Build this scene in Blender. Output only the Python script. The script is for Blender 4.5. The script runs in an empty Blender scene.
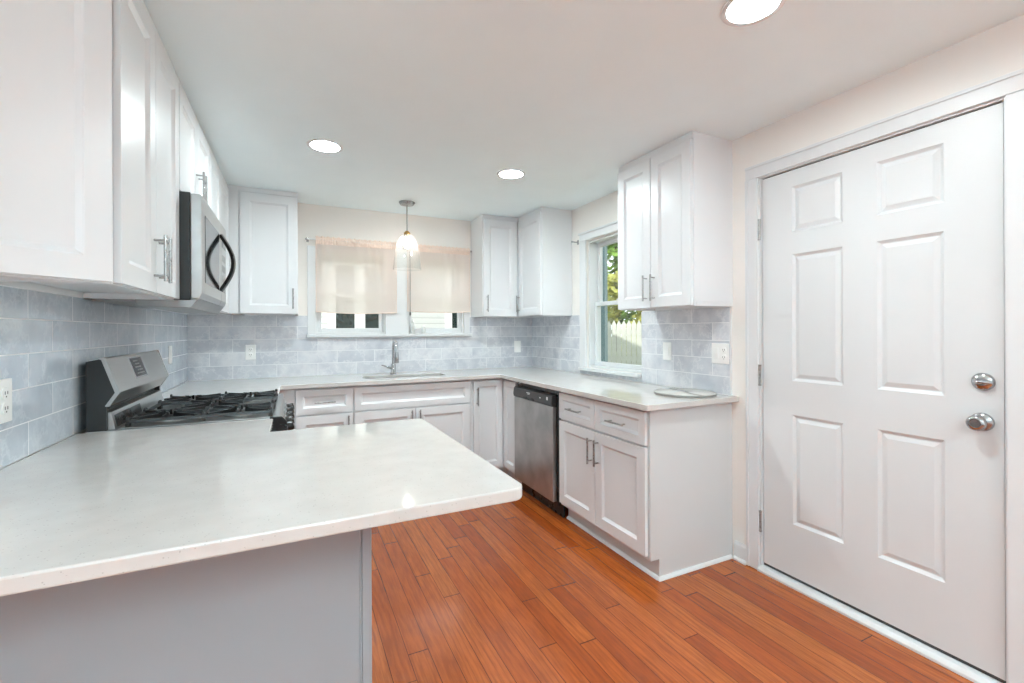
import bpy, bmesh, math, random
from mathutils import Vector, Matrix
random.seed(7)
SC = bpy.context.scene
COL = SC.collection
PI = math.pi

# ------------------------------------------------------------------ camera
YAW, ROLL, FPX, CY, CAM_H = math.radians(25.6817), math.radians(-0.2354), 453.541, 330.237, 1.2899
fw = Vector((math.sin(YAW), math.cos(YAW), 0))
r0 = Vector((math.cos(YAW), -math.sin(YAW), 0)); u0 = Vector((0, 0, 1))
rt = r0 * math.cos(ROLL) + u0 * math.sin(ROLL)
up = -r0 * math.sin(ROLL) + u0 * math.cos(ROLL)
cd = bpy.data.cameras.new('camera'); cam = bpy.data.objects.new('camera', cd); COL.objects.link(cam)
cam.matrix_world = Matrix(((rt.x, up.x, -fw.x, 0), (rt.y, up.y, -fw.y, 0), (rt.z, up.z, -fw.z, CAM_H), (0, 0, 0, 1)))
cd.sensor_width = 36; cd.lens = FPX / 1024 * 36; cd.shift_y = (CY - 341.5) / 1024
cd.clip_start = 0.02; cd.clip_end = 200
SC.camera = cam

# ------------------------------------------------------------------ world, sun, exposure
CAN_W, UP_W, WORLD_S, SUN_S = 10.8, 105.0, 1.7, 2.2
w = bpy.data.worlds.new('sky'); SC.world = w; w.use_nodes = True
wb = w.node_tree.nodes['Background']
wb.inputs[0].default_value = (0.86, 0.93, 1.0, 1); wb.inputs[1].default_value = WORLD_S
sd = bpy.data.lights.new('sun', 'SUN'); sd.energy = SUN_S; sd.angle = 0.01; sd.color = (1, .97, .93)
sun = bpy.data.objects.new('sun', sd); COL.objects.link(sun)
saz, sel = math.radians(39.5), math.radians(20)
sdir = Vector((math.sin(saz) * math.cos(sel), math.cos(saz) * math.cos(sel), -math.sin(sel)))
sun.rotation_euler = sdir.to_track_quat('-Z', 'Y').to_euler(); sun.location = (-6, -4, 9)
SC.view_settings.view_transform = 'Standard'; SC.view_settings.look = 'None'
SC.view_settings.gamma = 1; SC.view_settings.use_curve_mapping = False
SC.view_settings.exposure = 0.64
try:
    SC.cycles.use_denoising = True
    SC.cycles.max_bounces = 12; SC.cycles.diffuse_bounces = 7; SC.cycles.glossy_bounces = 5
    SC.cycles.transparent_max_bounces = 16; SC.cycles.transmission_bounces = 8
    SC.cycles.sample_clamp_indirect = 6; SC.cycles.caustics_reflective = False; SC.cycles.caustics_refractive = False
except Exception:
    pass

# ------------------------------------------------------------------ dimensions
XL, XR, YB, ZC = -.736, 2.243, 4.173, 2.359
CT = .915                      # counter top
ZU, ZT = 1.418, 2.322          # wall cabinet bottom / top
FL, FB, FR = -.44, 3.873, 1.938   # wall cabinet carcass fronts
BFR, BFB = 1.636, 3.567        # base cabinet carcass fronts
YE = 1.781                     # end panel of right run

# ------------------------------------------------------------------ material helpers
def lin(h):
    h = h.lstrip('#'); c = [int(h[i:i + 2], 16) / 255 for i in (0, 2, 4)]
    return tuple((x / 12.92 if x <= .04045 else ((x + .055) / 1.055) ** 2.4) for x in c) + (1,)
class NT:
    def __init__(s, name):
        s.m = bpy.data.materials.new(name); s.m.use_nodes = True; s.t = s.m.node_tree
        s.b = s.t.nodes['Principled BSDF']; s.out = s.t.nodes['Material Output']
    def n(s, typ, **kw):
        nd = s.t.nodes.new(typ)
        for k, v in kw.items(): setattr(nd, k, v)
        return nd
    def l(s, a, b): s.t.links.new(a, b)
    def math(s, op, a, b=None, c=None):
        nd = s.n('ShaderNodeMath', operation=op)
        for i, v in enumerate((a, b, c)):
            if v is None: continue
            if isinstance(v, (int, float)): nd.inputs[i].default_value = v
            else: s.l(v, nd.inputs[i])
        return nd.outputs[0]
    def ramp(s, fac, stops, interp='LINEAR'):
        nd = s.n('ShaderNodeValToRGB'); nd.color_ramp.interpolation = interp
        e = nd.color_ramp.elements
        while len(e) < len(stops): e.new(.5)
        for el, (p, c) in zip(e, stops): el.position = p; el.color = c
        s.l(fac, nd.inputs[0]); return nd.outputs[0]
    def mix(s, fac, a, b, mode='MIX'):
        nd = s.n('ShaderNodeMix', data_type='RGBA', blend_type=mode)
        for i, v in ((0, fac), (6, a), (7, b)):
            if isinstance(v, (int, float, tuple)): nd.inputs[i].default_value = v
            else: s.l(v, nd.inputs[i])
        return nd.outputs[2]
    def obj(s): return s.n('ShaderNodeTexCoord').outputs['Object']
    def noise(s, vec, scale, detail=2, rough=.5):
        nd = s.n('ShaderNodeTexNoise'); nd.inputs['Scale'].default_value = scale
        nd.inputs['Detail'].default_value = detail; nd.inputs['Roughness'].default_value = rough
        if vec is not None: s.l(vec, nd.inputs['Vector'])
        return nd.outputs['Fac']
    def comb(s, x, y, z=0.0):
        nd = s.n('ShaderNodeCombineXYZ')
        for i, v in enumerate((x, y, z)):
            if isinstance(v, (int, float)): nd.inputs[i].default_value = v
            else: s.l(v, nd.inputs[i])
        return nd.outputs[0]
    def sep(s, v):
        nd = s.n('ShaderNodeSeparateXYZ'); s.l(v, nd.inputs[0]); return nd.outputs
    def bump(s, h, strength, dist=.002):
        nd = s.n('ShaderNodeBump'); nd.inputs['Strength'].default_value = strength; nd.inputs['Distance'].default_value = dist
        s.l(h, nd.inputs['Height']); s.l(nd.outputs[0], s.b.inputs['Normal'])
    def set(s, **kw):
        for k, v in kw.items():
            i = s.b.inputs[k.replace('_', ' ')]
            if isinstance(v, (int, float, tuple)): i.default_value = v
            else: s.l(v, i)
        return s
def pm(name, hexc, rough=.5, metal=0, var=.04, scale=9, stretch=None, coat=0):
    a = NT(name); c = lin(hexc); v = a.obj()
    if stretch:
        mp = a.n('ShaderNodeMapping'); mp.inputs['Scale'].default_value = stretch; a.l(v, mp.inputs[0]); v = mp.outputs[0]
    f = a.noise(v, scale, 3)
    lo = tuple(x * (1 - var) for x in c[:3]) + (1,); hi = tuple(min(1, x * (1 + var)) for x in c[:3]) + (1,)
    a.set(Base_Color=a.ramp(f, [(.3, lo), (.7, hi)]), Metallic=metal, Coat_Weight=coat)
    a.set(Roughness=a.math('ADD', a.math('MULTIPLY', f, .08), max(0, rough - .04)))
    return a.m
def emit(name, col, strength):
    a = NT(name); e = a.n('ShaderNodeEmission'); e.inputs[0].default_value = col; e.inputs[1].default_value = strength
    a.l(e.outputs[0], a.out.inputs[0]); return a.m
def thin_glass(name, tint=(.97, .985, .98, 1), ior=.03, haze=0.0):
    a = NT(name)
    tr = a.n('ShaderNodeBsdfTransparent'); tr.inputs[0].default_value = tint
    gl = a.n('ShaderNodeBsdfGlossy'); gl.inputs['Roughness'].default_value = .02
    lw = a.n('ShaderNodeLayerWeight'); lw.inputs['Blend'].default_value = .5
    fz = a.math('ADD', a.math('MULTIPLY', a.math('POWER', lw.outputs['Facing'], 4.0), .75), ior)
    f = a.math('MULTIPLY', fz, a.math('ADD', a.math('MULTIPLY', a.noise(a.obj(), 3), .1), .9))
    mx = a.n('ShaderNodeMixShader'); a.l(f, mx.inputs[0]); a.l(tr.outputs[0], mx.inputs[1]); a.l(gl.outputs[0], mx.inputs[2])
    o = mx.outputs[0]
    if haze:
        df = a.n('ShaderNodeBsdfTranslucent'); df.inputs[0].default_value = (.95, .95, .95, 1)
        m2 = a.n('ShaderNodeMixShader'); m2.inputs[0].default_value = haze; a.l(o, m2.inputs[1]); a.l(df.outputs[0], m2.inputs[2]); o = m2.outputs[0]
    a.l(o, a.out.inputs[0]); return a.m

M = {}
M['cab'] = pm('white_cabinet_paint', '#E0E2E4', .32, var=.012, scale=4)
M['endpanel'] = pm('pale_panel_paint', '#D0D3D4', .38, var=.015, scale=3)
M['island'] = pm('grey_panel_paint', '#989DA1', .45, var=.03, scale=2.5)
M['trim'] = pm('white_trim_paint', '#DEE0E1', .35, var=.012, scale=5)
M['door'] = pm('white_door_paint', '#D8DADB', .38, var=.012, scale=3)
M['wall'] = pm('cream_wall_paint', '#EDE9E4', .6, var=.012, scale=5)
M['wall2'] = pm('pale_dining_paint', '#E4EAF0', .6, var=.012, scale=5)
M['ceil'] = pm('white_ceiling_paint', '#EFFBFE', .75, var=.01, scale=5)
M['nickel'] = pm('brushed_nickel', '#A9A9A8', .28, 1, var=.08, scale=120)
M['chrome'] = pm('chrome', '#C8C8CA', .12, 1, var=.04, scale=30)
M['satin'] = pm('satin_chrome', '#B5B5B6', .2, 1, var=.05, scale=30)
M['steel'] = pm('brushed_steel', '#A3A3A2', .32, 1, var=.10, scale=14, stretch=(1, 1, .25))
M['steel_h'] = pm('light_brushed_steel', '#B9B9B8', .3, 1, var=.06, scale=20, stretch=(1, .1, 1))
M['dwsteel'] = pm('dishwasher_steel', '#B4B4B3', .38, 1, var=.16, scale=7)
M['black'] = pm('black_enamel', '#161616', .28, var=.1, scale=20)
M['darkside'] = pm('dark_side_panel', '#1D1E1F', .42, var=.1, scale=20)
M['iron'] = pm('cast_iron', '#202020', .3, var=.2, scale=80)
M['dgrey'] = pm('dark_grey_plastic', '#39393A', .36, var=.06, scale=30)
M['mwglass'] = pm('dark_oven_glass', '#1B1C1D', .06, var=.05, scale=10)
M['plate'] = pm('white_plastic', '#F1F1EF', .3, var=.01, scale=20)
M['slot'] = pm('dark_slot', '#3A3A3A', .5, var=.05, scale=30)
M['brass'] = pm('aged_brass', '#B8935A', .3, 1, var=.1, scale=40)
M['hinge'] = pm('worn_steel_hinge', '#A9A8A5', .4, 1, var=.25, scale=90)
M['soap'] = pm('milky_plastic', '#D3D6D3', .3, var=.02, scale=20)
M['mark'] = pm('pale_print', '#D9D9D9', .4, var=.02, scale=20)
M['glass'] = thin_glass('window_glass')
M['pglass'] = thin_glass('clear_shade_glass', (.97, .98, .975, 1), .02, .08)
M['lens'] = emit('lamp_lens', (.86, .97, .985, 1), CAN_W / (PI * PI * .078 ** 2))
M['uplens'] = emit('added_uplight_lens', (.73, .935, 1, 1), UP_W / (PI * PI * .15 ** 2))
M['bulb'] = emit('bulb_glow', (1, .93, .86, 1), 42)
M['board'] = None

def quartz():
    a = NT('white_quartz'); v = a.obj()
    vo = a.n('ShaderNodeTexVoronoi'); vo.inputs['Scale'].default_value = 135; a.l(v, vo.inputs['Vector'])
    sp = a.math('LESS_THAN', vo.outputs['Distance'], .19)
    gate = a.math('GREATER_THAN', a.noise(v, 60, 2), .54)
    rnd = a.math('MULTIPLY', a.math('MULTIPLY', sp, gate), .36)
    base = a.ramp(a.noise(v, 14, 4), [(.3, lin('#C7C3BF')), (.7, lin('#CDCAC6'))])
    a.set(Base_Color=a.mix(rnd, base, lin('#7E776C')), Roughness=.09, Specular_IOR_Level=.6)
    return a.m
M['quartz'] = quartz()

def marble_board():
    a = NT('marble_board'); v = a.obj()
    wv = a.n('ShaderNodeTexWave'); wv.inputs['Scale'].default_value = 1.6; wv.inputs['Distortion'].default_value = 6
    wv.inputs['Detail'].default_value = 3; a.l(v, wv.inputs[0])
    c = a.ramp(wv.outputs['Fac'], [(0, lin('#8F8C86')), (.12, lin('#BDBAB4')), (.5, lin('#CFCCC6'))])
    a.set(Base_Color=c, Roughness=.2); return a.m
M['board'] = marble_board()

def wood_floor():
    a = NT('oak_strip_floor'); v = a.obj(); x, y, z = a.sep(v)[:3]
    W, L = .081, 1.15
    rx = a.math('DIVIDE', x, W); row = a.math('FLOOR', rx)
    wn = a.n('ShaderNodeTexWhiteNoise', noise_dimensions='1D'); a.l(row, wn.inputs['W'])
    r1 = wn.outputs['Value']
    ln = a.math('ADD', a.math('MULTIPLY', r1, .5), .75)
    vy = a.math('ADD', a.math('DIVIDE', a.math('DIVIDE', y, L), ln), a.math('MULTIPLY', r1, 17.3))
    idx = a.math('FLOOR', vy)
    w2 = a.n('ShaderNodeTexWhiteNoise', noise_dimensions='2D'); a.l(a.comb(row, idx), w2.inputs['Vector'])
    r2 = w2.outputs['Value']
    tone = a.ramp(r2, [(0, lin('#964619')), (.2, lin('#9E4B1C')), (.45, lin('#AA5420')), (.7, lin('#B15C25')), (.9, lin('#B6642A')), (1, lin('#9A4A1C'))])
    gv = a.comb(a.math('ADD', a.math('MULTIPLY', x, 75), a.math('MULTIPLY', r2, 40)), a.math('MULTIPLY', y, 6), a.math('MULTIPLY', r2, 23))
    g = a.noise(gv, 1.0, 6, .62)
    col = a.mix(a.math('MULTIPLY', a.ramp(g, [(.38, (1, 1, 1, 1)), (.62, (0, 0, 0, 1))]), .5), tone, lin('#6E3216'))
    g2 = a.comb(a.math('ADD', a.math('MULTIPLY', x, 26), a.math('MULTIPLY', r2, 60)), a.math('MULTIPLY', y, 2.2), a.math('MULTIPLY', r2, 9))
    wv = a.n('ShaderNodeTexWave'); wv.inputs['Scale'].default_value = .55; wv.inputs['Distortion'].default_value = 11
    wv.inputs['Detail'].default_value = 2; wv.inputs['Detail Scale'].default_value = .7; a.l(g2, wv.inputs[0])
    lines = a.ramp(wv.outputs['Fac'], [(0, (1, 1, 1, 1)), (.2, (0, 0, 0, 1))])
    col = a.mix(a.math('MULTIPLY', a.math('MULTIPLY', lines, a.math('GREATER_THAN', r2, .45)), .24), col, lin('#5F2A12'))
    fx = a.math('FRACT', rx); fy = a.math('FRACT', vy)
    sx = a.math('LESS_THAN', a.math('MINIMUM', fx, a.math('SUBTRACT', 1, fx)), .017)
    sy = a.math('LESS_THAN', a.math('MINIMUM', fy, a.math('SUBTRACT', 1, fy)), .0022)
    seam = a.math('MAXIMUM', sx, sy)
    col = a.mix(a.math('MULTIPLY', seam, .85), col, lin('#3A190B'))
    rg = a.math('ADD', a.math('MULTIPLY', a.noise(v, 5, 3), .16), .10)
    a.set(Base_Color=col, Roughness=rg, Specular_IOR_Level=.5)
    a.bump(a.math('SUBTRACT', a.math('MULTIPLY', g, .15), seam), .25, .001)
    return a.m
M['floor'] = wood_floor()

def tile(name, horiz, off, tint=(1, 1, 1, 1)):
    a = NT(name); v = a.obj(); s = a.sep(v)
    h = s[0] if horiz == 'x' else s[1]
    uv = a.comb(a.math('SUBTRACT', h, off - 30.8), a.math('SUBTRACT', s[2], CT - .1035 * 20), 0)
    br = a.n('ShaderNodeTexBrick'); br.offset = .5; br.offset_frequency = 2
    for k, val in (('Scale', 1), ('Mortar Size', .0021), ('Mortar Smooth', .25), ('Bias', 0), ('Brick Width', .308), ('Row Height', .1035)):
        br.inputs[k].default_value = val
    br.inputs['Color1'].default_value = (0, 0, 0, 1); br.inputs['Color2'].default_value = (1, 1, 1, 1); br.inputs['Mortar'].default_value = (.5, .5, .5, 1)
    a.l(uv, br.inputs['Vector'])
    rnd = br.outputs['Color']
    tone = a.ramp(rnd, [(0, lin('#CDD0D6')), (.5, lin('#D8DADE')), (1, lin('#E2E3E6'))])
    sh = a.n('ShaderNodeVectorMath', operation='ADD'); a.l(v, sh.inputs[0]); a.l(rnd, sh.inputs[1])
    cl = a.noise(sh.outputs[0], 7, 5, .6)
    tone = a.mix(a.ramp(cl, [(.35, (0, 0, 0, 1)), (.68, (.95, .95, .95, 1))]), tone, lin('#BDC1CA'))
    n2 = a.noise(sh.outputs[0], 5.5, 5, .65)
    vein = a.ramp(a.math('ABSOLUTE', a.math('SUBTRACT', n2, .5)), [(0, (1, 1, 1, 1)), (.03, (0, 0, 0, 1))])
    tone = a.mix(a.math('MULTIPLY', vein, .55), tone, lin('#E6E7E9'))
    tone = a.mix(1.0, tone, tint, 'MULTIPLY')
    col = a.mix(br.outputs['Fac'], tone, lin('#EAEBEC'))
    a.set(Base_Color=col, Roughness=a.math('ADD', a.math('MULTIPLY', br.outputs['Fac'], .5), .035), Specular_IOR_Level=.6)
    a.bump(a.math('ADD', a.math('MULTIPLY', br.outputs['Fac'], -1), a.math('MULTIPLY', a.noise(v, 9, 2), .15)), .2, .0012)
    return a.m
M['tile_b'] = tile('blue_grey_marble_tile_back', 'x', .028)
M['tile_l'] = tile('marble_tile_side_blue_reflection', 'y', 2.031, (.90, .965, 1, 1))  # same tile, tinted bluer to paint in the window's reflection
M['tile_r'] = tile('blue_grey_marble_tile_window', 'y', 2.215)

def sheer():
    a = NT('cream_sheer_fabric'); v = a.obj(); s = a.sep(v)
    wv = a.noise(a.comb(a.math('MULTIPLY', s[0], 300), a.math('MULTIPLY', s[2], 300), 0), 1, 2)
    col = a.ramp(wv, [(.3, lin('#FBEDE5')), (.7, lin('#FFF6F0'))])
    tl = a.n('ShaderNodeBsdfTranslucent'); a.l(col, tl.inputs[0])
    df = a.n('ShaderNodeBsdfDiffuse'); a.l(col, df.inputs[0])
    tp = a.n('ShaderNodeBsdfTransparent'); tp.inputs[0].default_value = (1, .97, .93, 1)
    m1 = a.n('ShaderNodeMixShader'); m1.inputs[0].default_value = .45; a.l(tl.outputs[0], m1.inputs[1]); a.l(df.outputs[0], m1.inputs[2])
    m2 = a.n('ShaderNodeMixShader'); m2.inputs[0].default_value = .14; a.l(m1.outputs[0], m2.inputs[1]); a.l(tp.outputs[0], m2.inputs[2])
    a.l(m2.outputs[0], a.out.inputs[0]); return a.m
M['sheer'] = sheer()
M['hem'] = pm('peach_hem_fabric', '#F0DDD0', .8, var=.04, scale=90)
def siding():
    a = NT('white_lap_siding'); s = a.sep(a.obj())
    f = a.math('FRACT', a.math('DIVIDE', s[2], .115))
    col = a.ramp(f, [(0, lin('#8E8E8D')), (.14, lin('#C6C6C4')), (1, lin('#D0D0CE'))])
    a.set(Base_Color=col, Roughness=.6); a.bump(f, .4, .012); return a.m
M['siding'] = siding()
M['extwhite'] = pm('exterior_white_trim', '#E4E4E2', .5, var=.02)
M['darkpane'] = pm('dark_green_pane', '#1B2724', .12, var=.5, scale=9)
M['teal'] = pm('teal_grey_siding', '#5C7378', .6, var=.05, scale=4)
M['fence'] = pm('pale_weathered_picket', '#BDBDB3', .7, var=.08, scale=8)
M['lawn'] = pm('dry_green_lawn', '#83884F', .9, var=.45, scale=2)
M['leafg'] = pm('bright_leaf', '#79983F', .6, var=.5, scale=3)
M['leafy'] = pm('yellow_green_leaf', '#B3B35C', .6, var=.35, scale=3)
M['bark'] = pm('bark', '#5A4A3B', .9, var=.3, scale=20)
M['roof'] = pm('grey_shingle', '#6C6A68', .9, var=.2, scale=30)
M['extwall'] = pm('house_siding', '#C9CCCB', .7, var=.03)
M['ceramic'] = M['soap']

# ------------------------------------------------------------------ mesh helpers
def box(bm, x0, x1, y0, y1, z0, z1):
    vs = [bm.verts.new((x, y, z)) for z in (z0, z1) for y in (y0, y1) for x in (x0, x1)]
    for f in ((0, 2, 3, 1), (4, 5, 7, 6), (0, 1, 5, 4), (2, 6, 7, 3), (0, 4, 6, 2), (1, 3, 7, 5)):
        bm.faces.new([vs[i] for i in f])
def tube(bm, pts, r, seg=10, caps=True):
    pts = [Vector(p) for p in pts]; rings = []; n = None
    rr = r if isinstance(r, (list, tuple)) else [r] * len(pts)
    for i, p in enumerate(pts):
        t = (pts[min(i + 1, len(pts) - 1)] - pts[max(i - 1, 0)]).normalized()
        if n is None:
            n = t.orthogonal().normalized()
        n = (n - t * n.dot(t)).normalized(); b = t.cross(n)
        rings.append([bm.verts.new(p + (n * math.cos(2 * PI * k / seg) + b * math.sin(2 * PI * k / seg)) * rr[i]) for k in range(seg)])
    for a, b in zip(rings, rings[1:]):
        for k in range(seg): bm.faces.new((a[k], a[(k + 1) % seg], b[(k + 1) % seg], b[k]))
    if caps: bm.faces.new(rings[0][::-1]); bm.faces.new(rings[-1])
def lathe(bm, prof, origin=(0, 0, 0), axis=(0, 0, 1), seg=28, closed=False):
    ax = Vector(axis).normalized(); n = ax.orthogonal().normalized(); b = ax.cross(n); o = Vector(origin); rings = []
    for r, h in prof:
        if r < 1e-6: rings.append([bm.verts.new(o + ax * h)])
        else: rings.append([bm.verts.new(o + ax * h + (n * math.cos(2 * PI * k / seg) + b * math.sin(2 * PI * k / seg)) * r) for k in range(seg)])
    prs = list(zip(rings, rings[1:]))
    if closed: prs.append((rings[-1], rings[0]))
    for a, c in prs:
        for k in range(seg):
            k2 = (k + 1) % seg
            if len(a) == 1 and len(c) == 1: continue
            if len(a) == 1: bm.faces.new((a[0], c[k2], c[k]))
            elif len(c) == 1: bm.faces.new((a[k], a[k2], c[0]))
            else: bm.faces.new((a[k], a[k2], c[k2], c[k]))
def prism(bm, poly, axis, a0, a1):
    """poly: 2-D points in the other two axes (x,y)|(x,z)|(y,z)."""
    def P(p, h):
        return {'z': (p[0], p[1], h), 'y': (p[0], h, p[1]), 'x': (h, p[0], p[1])}[axis]
    A = [bm.verts.new(P(p, a0)) for p in poly]; B = [bm.verts.new(P(p, a1)) for p in poly]
    n = len(poly)
    bm.faces.new(A); bm.faces.new(B[::-1])
    for i in range(n): bm.faces.new((A[i], B[i], B[(i + 1) % n], A[(i + 1) % n]))
def holed(bm, outer, holes, axis, a0, a1):
    """prism with holes"""
    def P(p, h):
        return {'z': (p[0], p[1], h), 'y': (p[0], h, p[1]), 'x': (h, p[0], p[1])}[axis]
    t = bmesh.new(); es = []
    for lp in [outer] + holes:
        vs = [t.verts.new(P(p, a0)) for p in lp]
        for i in range(len(vs)): es.append(t.edges.new((vs[i], vs[(i + 1) % len(vs)])))
    bmesh.ops.triangle_fill(t, use_beauty=True, use_dissolve=False, edges=es)
    r = bmesh.ops.extrude_face_region(t, geom=list(t.faces))
    d = {'z': Vector((0, 0, a1 - a0)), 'y': Vector((0, a1 - a0, 0)), 'x': Vector((a1 - a0, 0, 0))}[axis]
    bmesh.ops.translate(t, vec=d, verts=[g for g in r['geom'] if isinstance(g, bmesh.types.BMVert)])
    bmesh.ops.dissolve_limit(t, angle_limit=.01, verts=t.verts, edges=t.edges)
    me = bpy.data.meshes.new('tmp'); t.to_mesh(me); t.free(); bm.from_mesh(me); bpy.data.meshes.remove(me)
def panel_face(bm, x0, x1, z0, z1, xs, zs, cells, steps, y=0.0, thick=.02):
    """slab front at y (facing -y) split by xs, zs; cells (i,j) get nested rings [(inset, dy), ...]"""
    X = [x0] + xs + [x1]; Z = [z0] + zs + [z1]
    V = {(i, j): bm.verts.new((X[i], y, Z[j])) for i in range(len(X)) for j in range(len(Z))}
    for i in range(len(X) - 1):
        for j in range(len(Z) - 1):
            ring = [V[i, j], V[i + 1, j], V[i + 1, j + 1], V[i, j + 1]]
            if (i, j) in cells:
                for ins, dy in steps:
                    a, b, c, d = X[i] + ins, X[i + 1] - ins, Z[j] + ins, Z[j + 1] - ins
                    nr = [bm.verts.new(p) for p in ((a, y + dy, c), (b, y + dy, c), (b, y + dy, d), (a, y + dy, d))]
                    for k in range(4): bm.faces.new((ring[k], ring[(k + 1) % 4], nr[(k + 1) % 4], nr[k]))
                    ring = nr
            bm.faces.new(ring)
    nx, nz = len(X) - 1, len(Z) - 1
    per = [(i, 0) for i in range(nx)] + [(nx, j) for j in range(nz)] + [(i, nz) for i in range(nx, 0, -1)] + [(0, j) for j in range(nz, 0, -1)]
    bk = [bm.verts.new((X[i], y + thick, Z[j])) for i, j in per]
    for k in range(len(per)):
        k2 = (k + 1) % len(per); bm.faces.new((V[per[k2]], V[per[k]], bk[k], bk[k2]))
    bm.faces.new(bk[::-1])
def BM(): return bmesh.new()
def mk(name, bm, mat, parent=None, bevel=0, smooth=False, loc=None, world=False, seg=2, angle=40):
    if world and parent is not None: bmesh.ops.translate(bm, vec=-parent.location, verts=bm.verts)
    bmesh.ops.recalc_face_normals(bm, faces=bm.faces)
    me = bpy.data.meshes.new(name); bm.to_mesh(me); bm.free()
    o = bpy.data.objects.new(name, me); COL.objects.link(o)
    for mm in (mat if isinstance(mat, list) else [mat]): me.materials.append(mm)
    if parent is not None: o.parent = parent
    if loc is not None: o.location = loc
    if bevel:
        b = o.modifiers.new('bevel', 'BEVEL'); b.width = bevel; b.segments = seg; b.limit_method = 'ANGLE'; b.angle_limit = math.radians(angle)
    if smooth:
        for p in me.polygons: p.use_smooth = True
        me.set_sharp_from_angle(angle=math.radians(45))
    return o
def tag(o, label, cat, group=None, kind=None):
    o['label'] = label; o['category'] = cat
    if group: o['group'] = group
    if kind: o['kind'] = kind
    return o
def thing(name, loc, label, cat, rot=0, group=None, kind=None):
    o = bpy.data.objects.new(name, None); COL.objects.link(o); o.location = loc; o.rotation_euler = (0, 0, rot)
    o.empty_display_size = .1
    return tag(o, label, cat, group, kind)
def copy_tree(o, parent=None):
    c = o.copy(); COL.objects.link(c)
    if parent is not None: c.parent = parent
    for ch in list(o.children): copy_tree(ch, c)
    return c
def struct(name, bm, mat, label, cat, **kw):
    return tag(mk(name, bm, mat, **kw), label, cat, kind='structure')

# ------------------------------------------------------------------ room shell
TW = .14
DXL, DYB = -2.6, -3.2            # dining end behind the camera
bm = BM(); box(bm, DXL - TW, XR + TW, DYB - TW, YB + TW, -.06, 0)
struct('floor', bm, M['floor'], 'reddish oak strip floor running towards the sink wall', 'floor')
bm = BM()
CANS = [(.166, 2.828), (1.343, 2.798), (1.372, 1.005), (-1.3, -.3), (.3, -.9), (1.5, -1.1), (.3, -2.6)]  # dining-end lights are unseen, added to brighten the room
def circ(cx, cy, r, n=28): return [(cx + r * math.cos(2 * PI * k / n), cy + r * math.sin(2 * PI * k / n)) for k in range(n)]
holed(bm, [(DXL - TW, DYB - TW), (XR + TW, DYB - TW), (XR + TW, YB + TW), (DXL - TW, YB + TW)], [circ(x, y, .082) for x, y in CANS], 'z', ZC, ZC + .1)
struct('ceiling', bm, M['ceil'], 'flat white kitchen ceiling with recessed lights', 'ceiling')
# back wall with two window openings
WZ0, WZ1 = 1.262, 1.945
WA, WBW = (.165, .742), (.945, 1.49)
bm = BM()
rect = lambda a, b, c, d: [(a, c), (b, c), (b, d), (a, d)]
holed(bm, rect(XL - TW, XR + TW, 0, ZC), [rect(*WA, WZ0, WZ1), rect(*WBW, WZ0, WZ1)], 'y', YB, YB + TW)
struct('wall_back', bm, M['wall'], 'cream wall behind the sink with two shaded windows', 'wall')
# right wall with window and door
RW = (2.515, 3.20, .972, 2.045)       # y0,y1,z0,z1 of the window opening
DRY0, DRY1, DRZ = .672, 1.617, 2.103  # door opening
bm = BM()
holed(bm, rect(DYB, YB, 0, ZC), [rect(RW[0], RW[1], RW[2], RW[3]), rect(DRY0, DRY1, .0005, DRZ), rect(-2.5, -1.1, .8, 2.1)], 'x', XR, XR + TW)
struct('wall_right', bm, M['wall'], 'cream wall holding the white entry door and tall window', 'wall')
bm = BM(); box(bm, XL - TW, XL, 1.0, YB, 0, ZC)
struct('wall_left', bm, M['wall'], 'wall behind the stove and microwave', 'wall')
bm = BM(); holed(bm, rect(DXL, XL - TW, 0, ZC), [rect(DXL + .1, XL - TW - .25, .06, 2.2)], 'y', 1.0, 1.0 + TW)
struct('wall_return', bm, M['wall2'], 'dining side return wall left of the camera', 'wall')
bm = BM(); box(bm, DXL - TW, DXL, DYB, 1.0 + TW, 0, ZC)
struct('wall_dining_side', bm, M['wall2'], 'far left wall of the dining end behind the camera', 'wall')
bm = BM(); box(bm, DXL - TW, XR + TW, DYB - TW, DYB, 0, ZC)
struct('wall_rear', bm, M['wall2'], 'rear dining wall behind the camera', 'wall')

# tile backsplash
bm = BM()
holed(bm, [(XL + .009, CT + .0003), (XR - .009, CT + .0003), (XR - .009, ZU), (1.545, ZU), (1.545, 1.232), (.125, 1.232), (.125, ZU), (XL + .009, ZU)], [], 'y', YB - .009, YB - .0005)
struct('tile_backsplash', bm, M['tile_b'], 'blue grey marble subway tile under the sink windows', 'backsplash')
bm = BM(); box(bm, XL + .0005, XL + .009, 1.10, YB, CT + .0003, ZU)
struct('tile_backsplash', bm, M['tile_l'], 'glossy blue grey tile on the wall behind the stove', 'backsplash')
bm = BM()
holed(bm, [(1.787, CT + .0003), (YB, CT + .0003), (YB, ZU), (3.285, ZU), (3.285, .948), (RW[0], .948), (RW[0], ZU), (1.787, ZU)], [], 'x', XR - .009, XR - .0005)
struct('tile_backsplash', bm, M['tile_r'], 'blue grey tile beside the tall window on the door wall', 'backsplash')
bm = BM(); box(bm, XR - .012, XR - .0005, 1.780, 1.787, CT + .0003, ZU)
struct('trim_1', bm, M['trim'], 'thin pale edge strip ending the tile near the door', 'tile trim')

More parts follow.
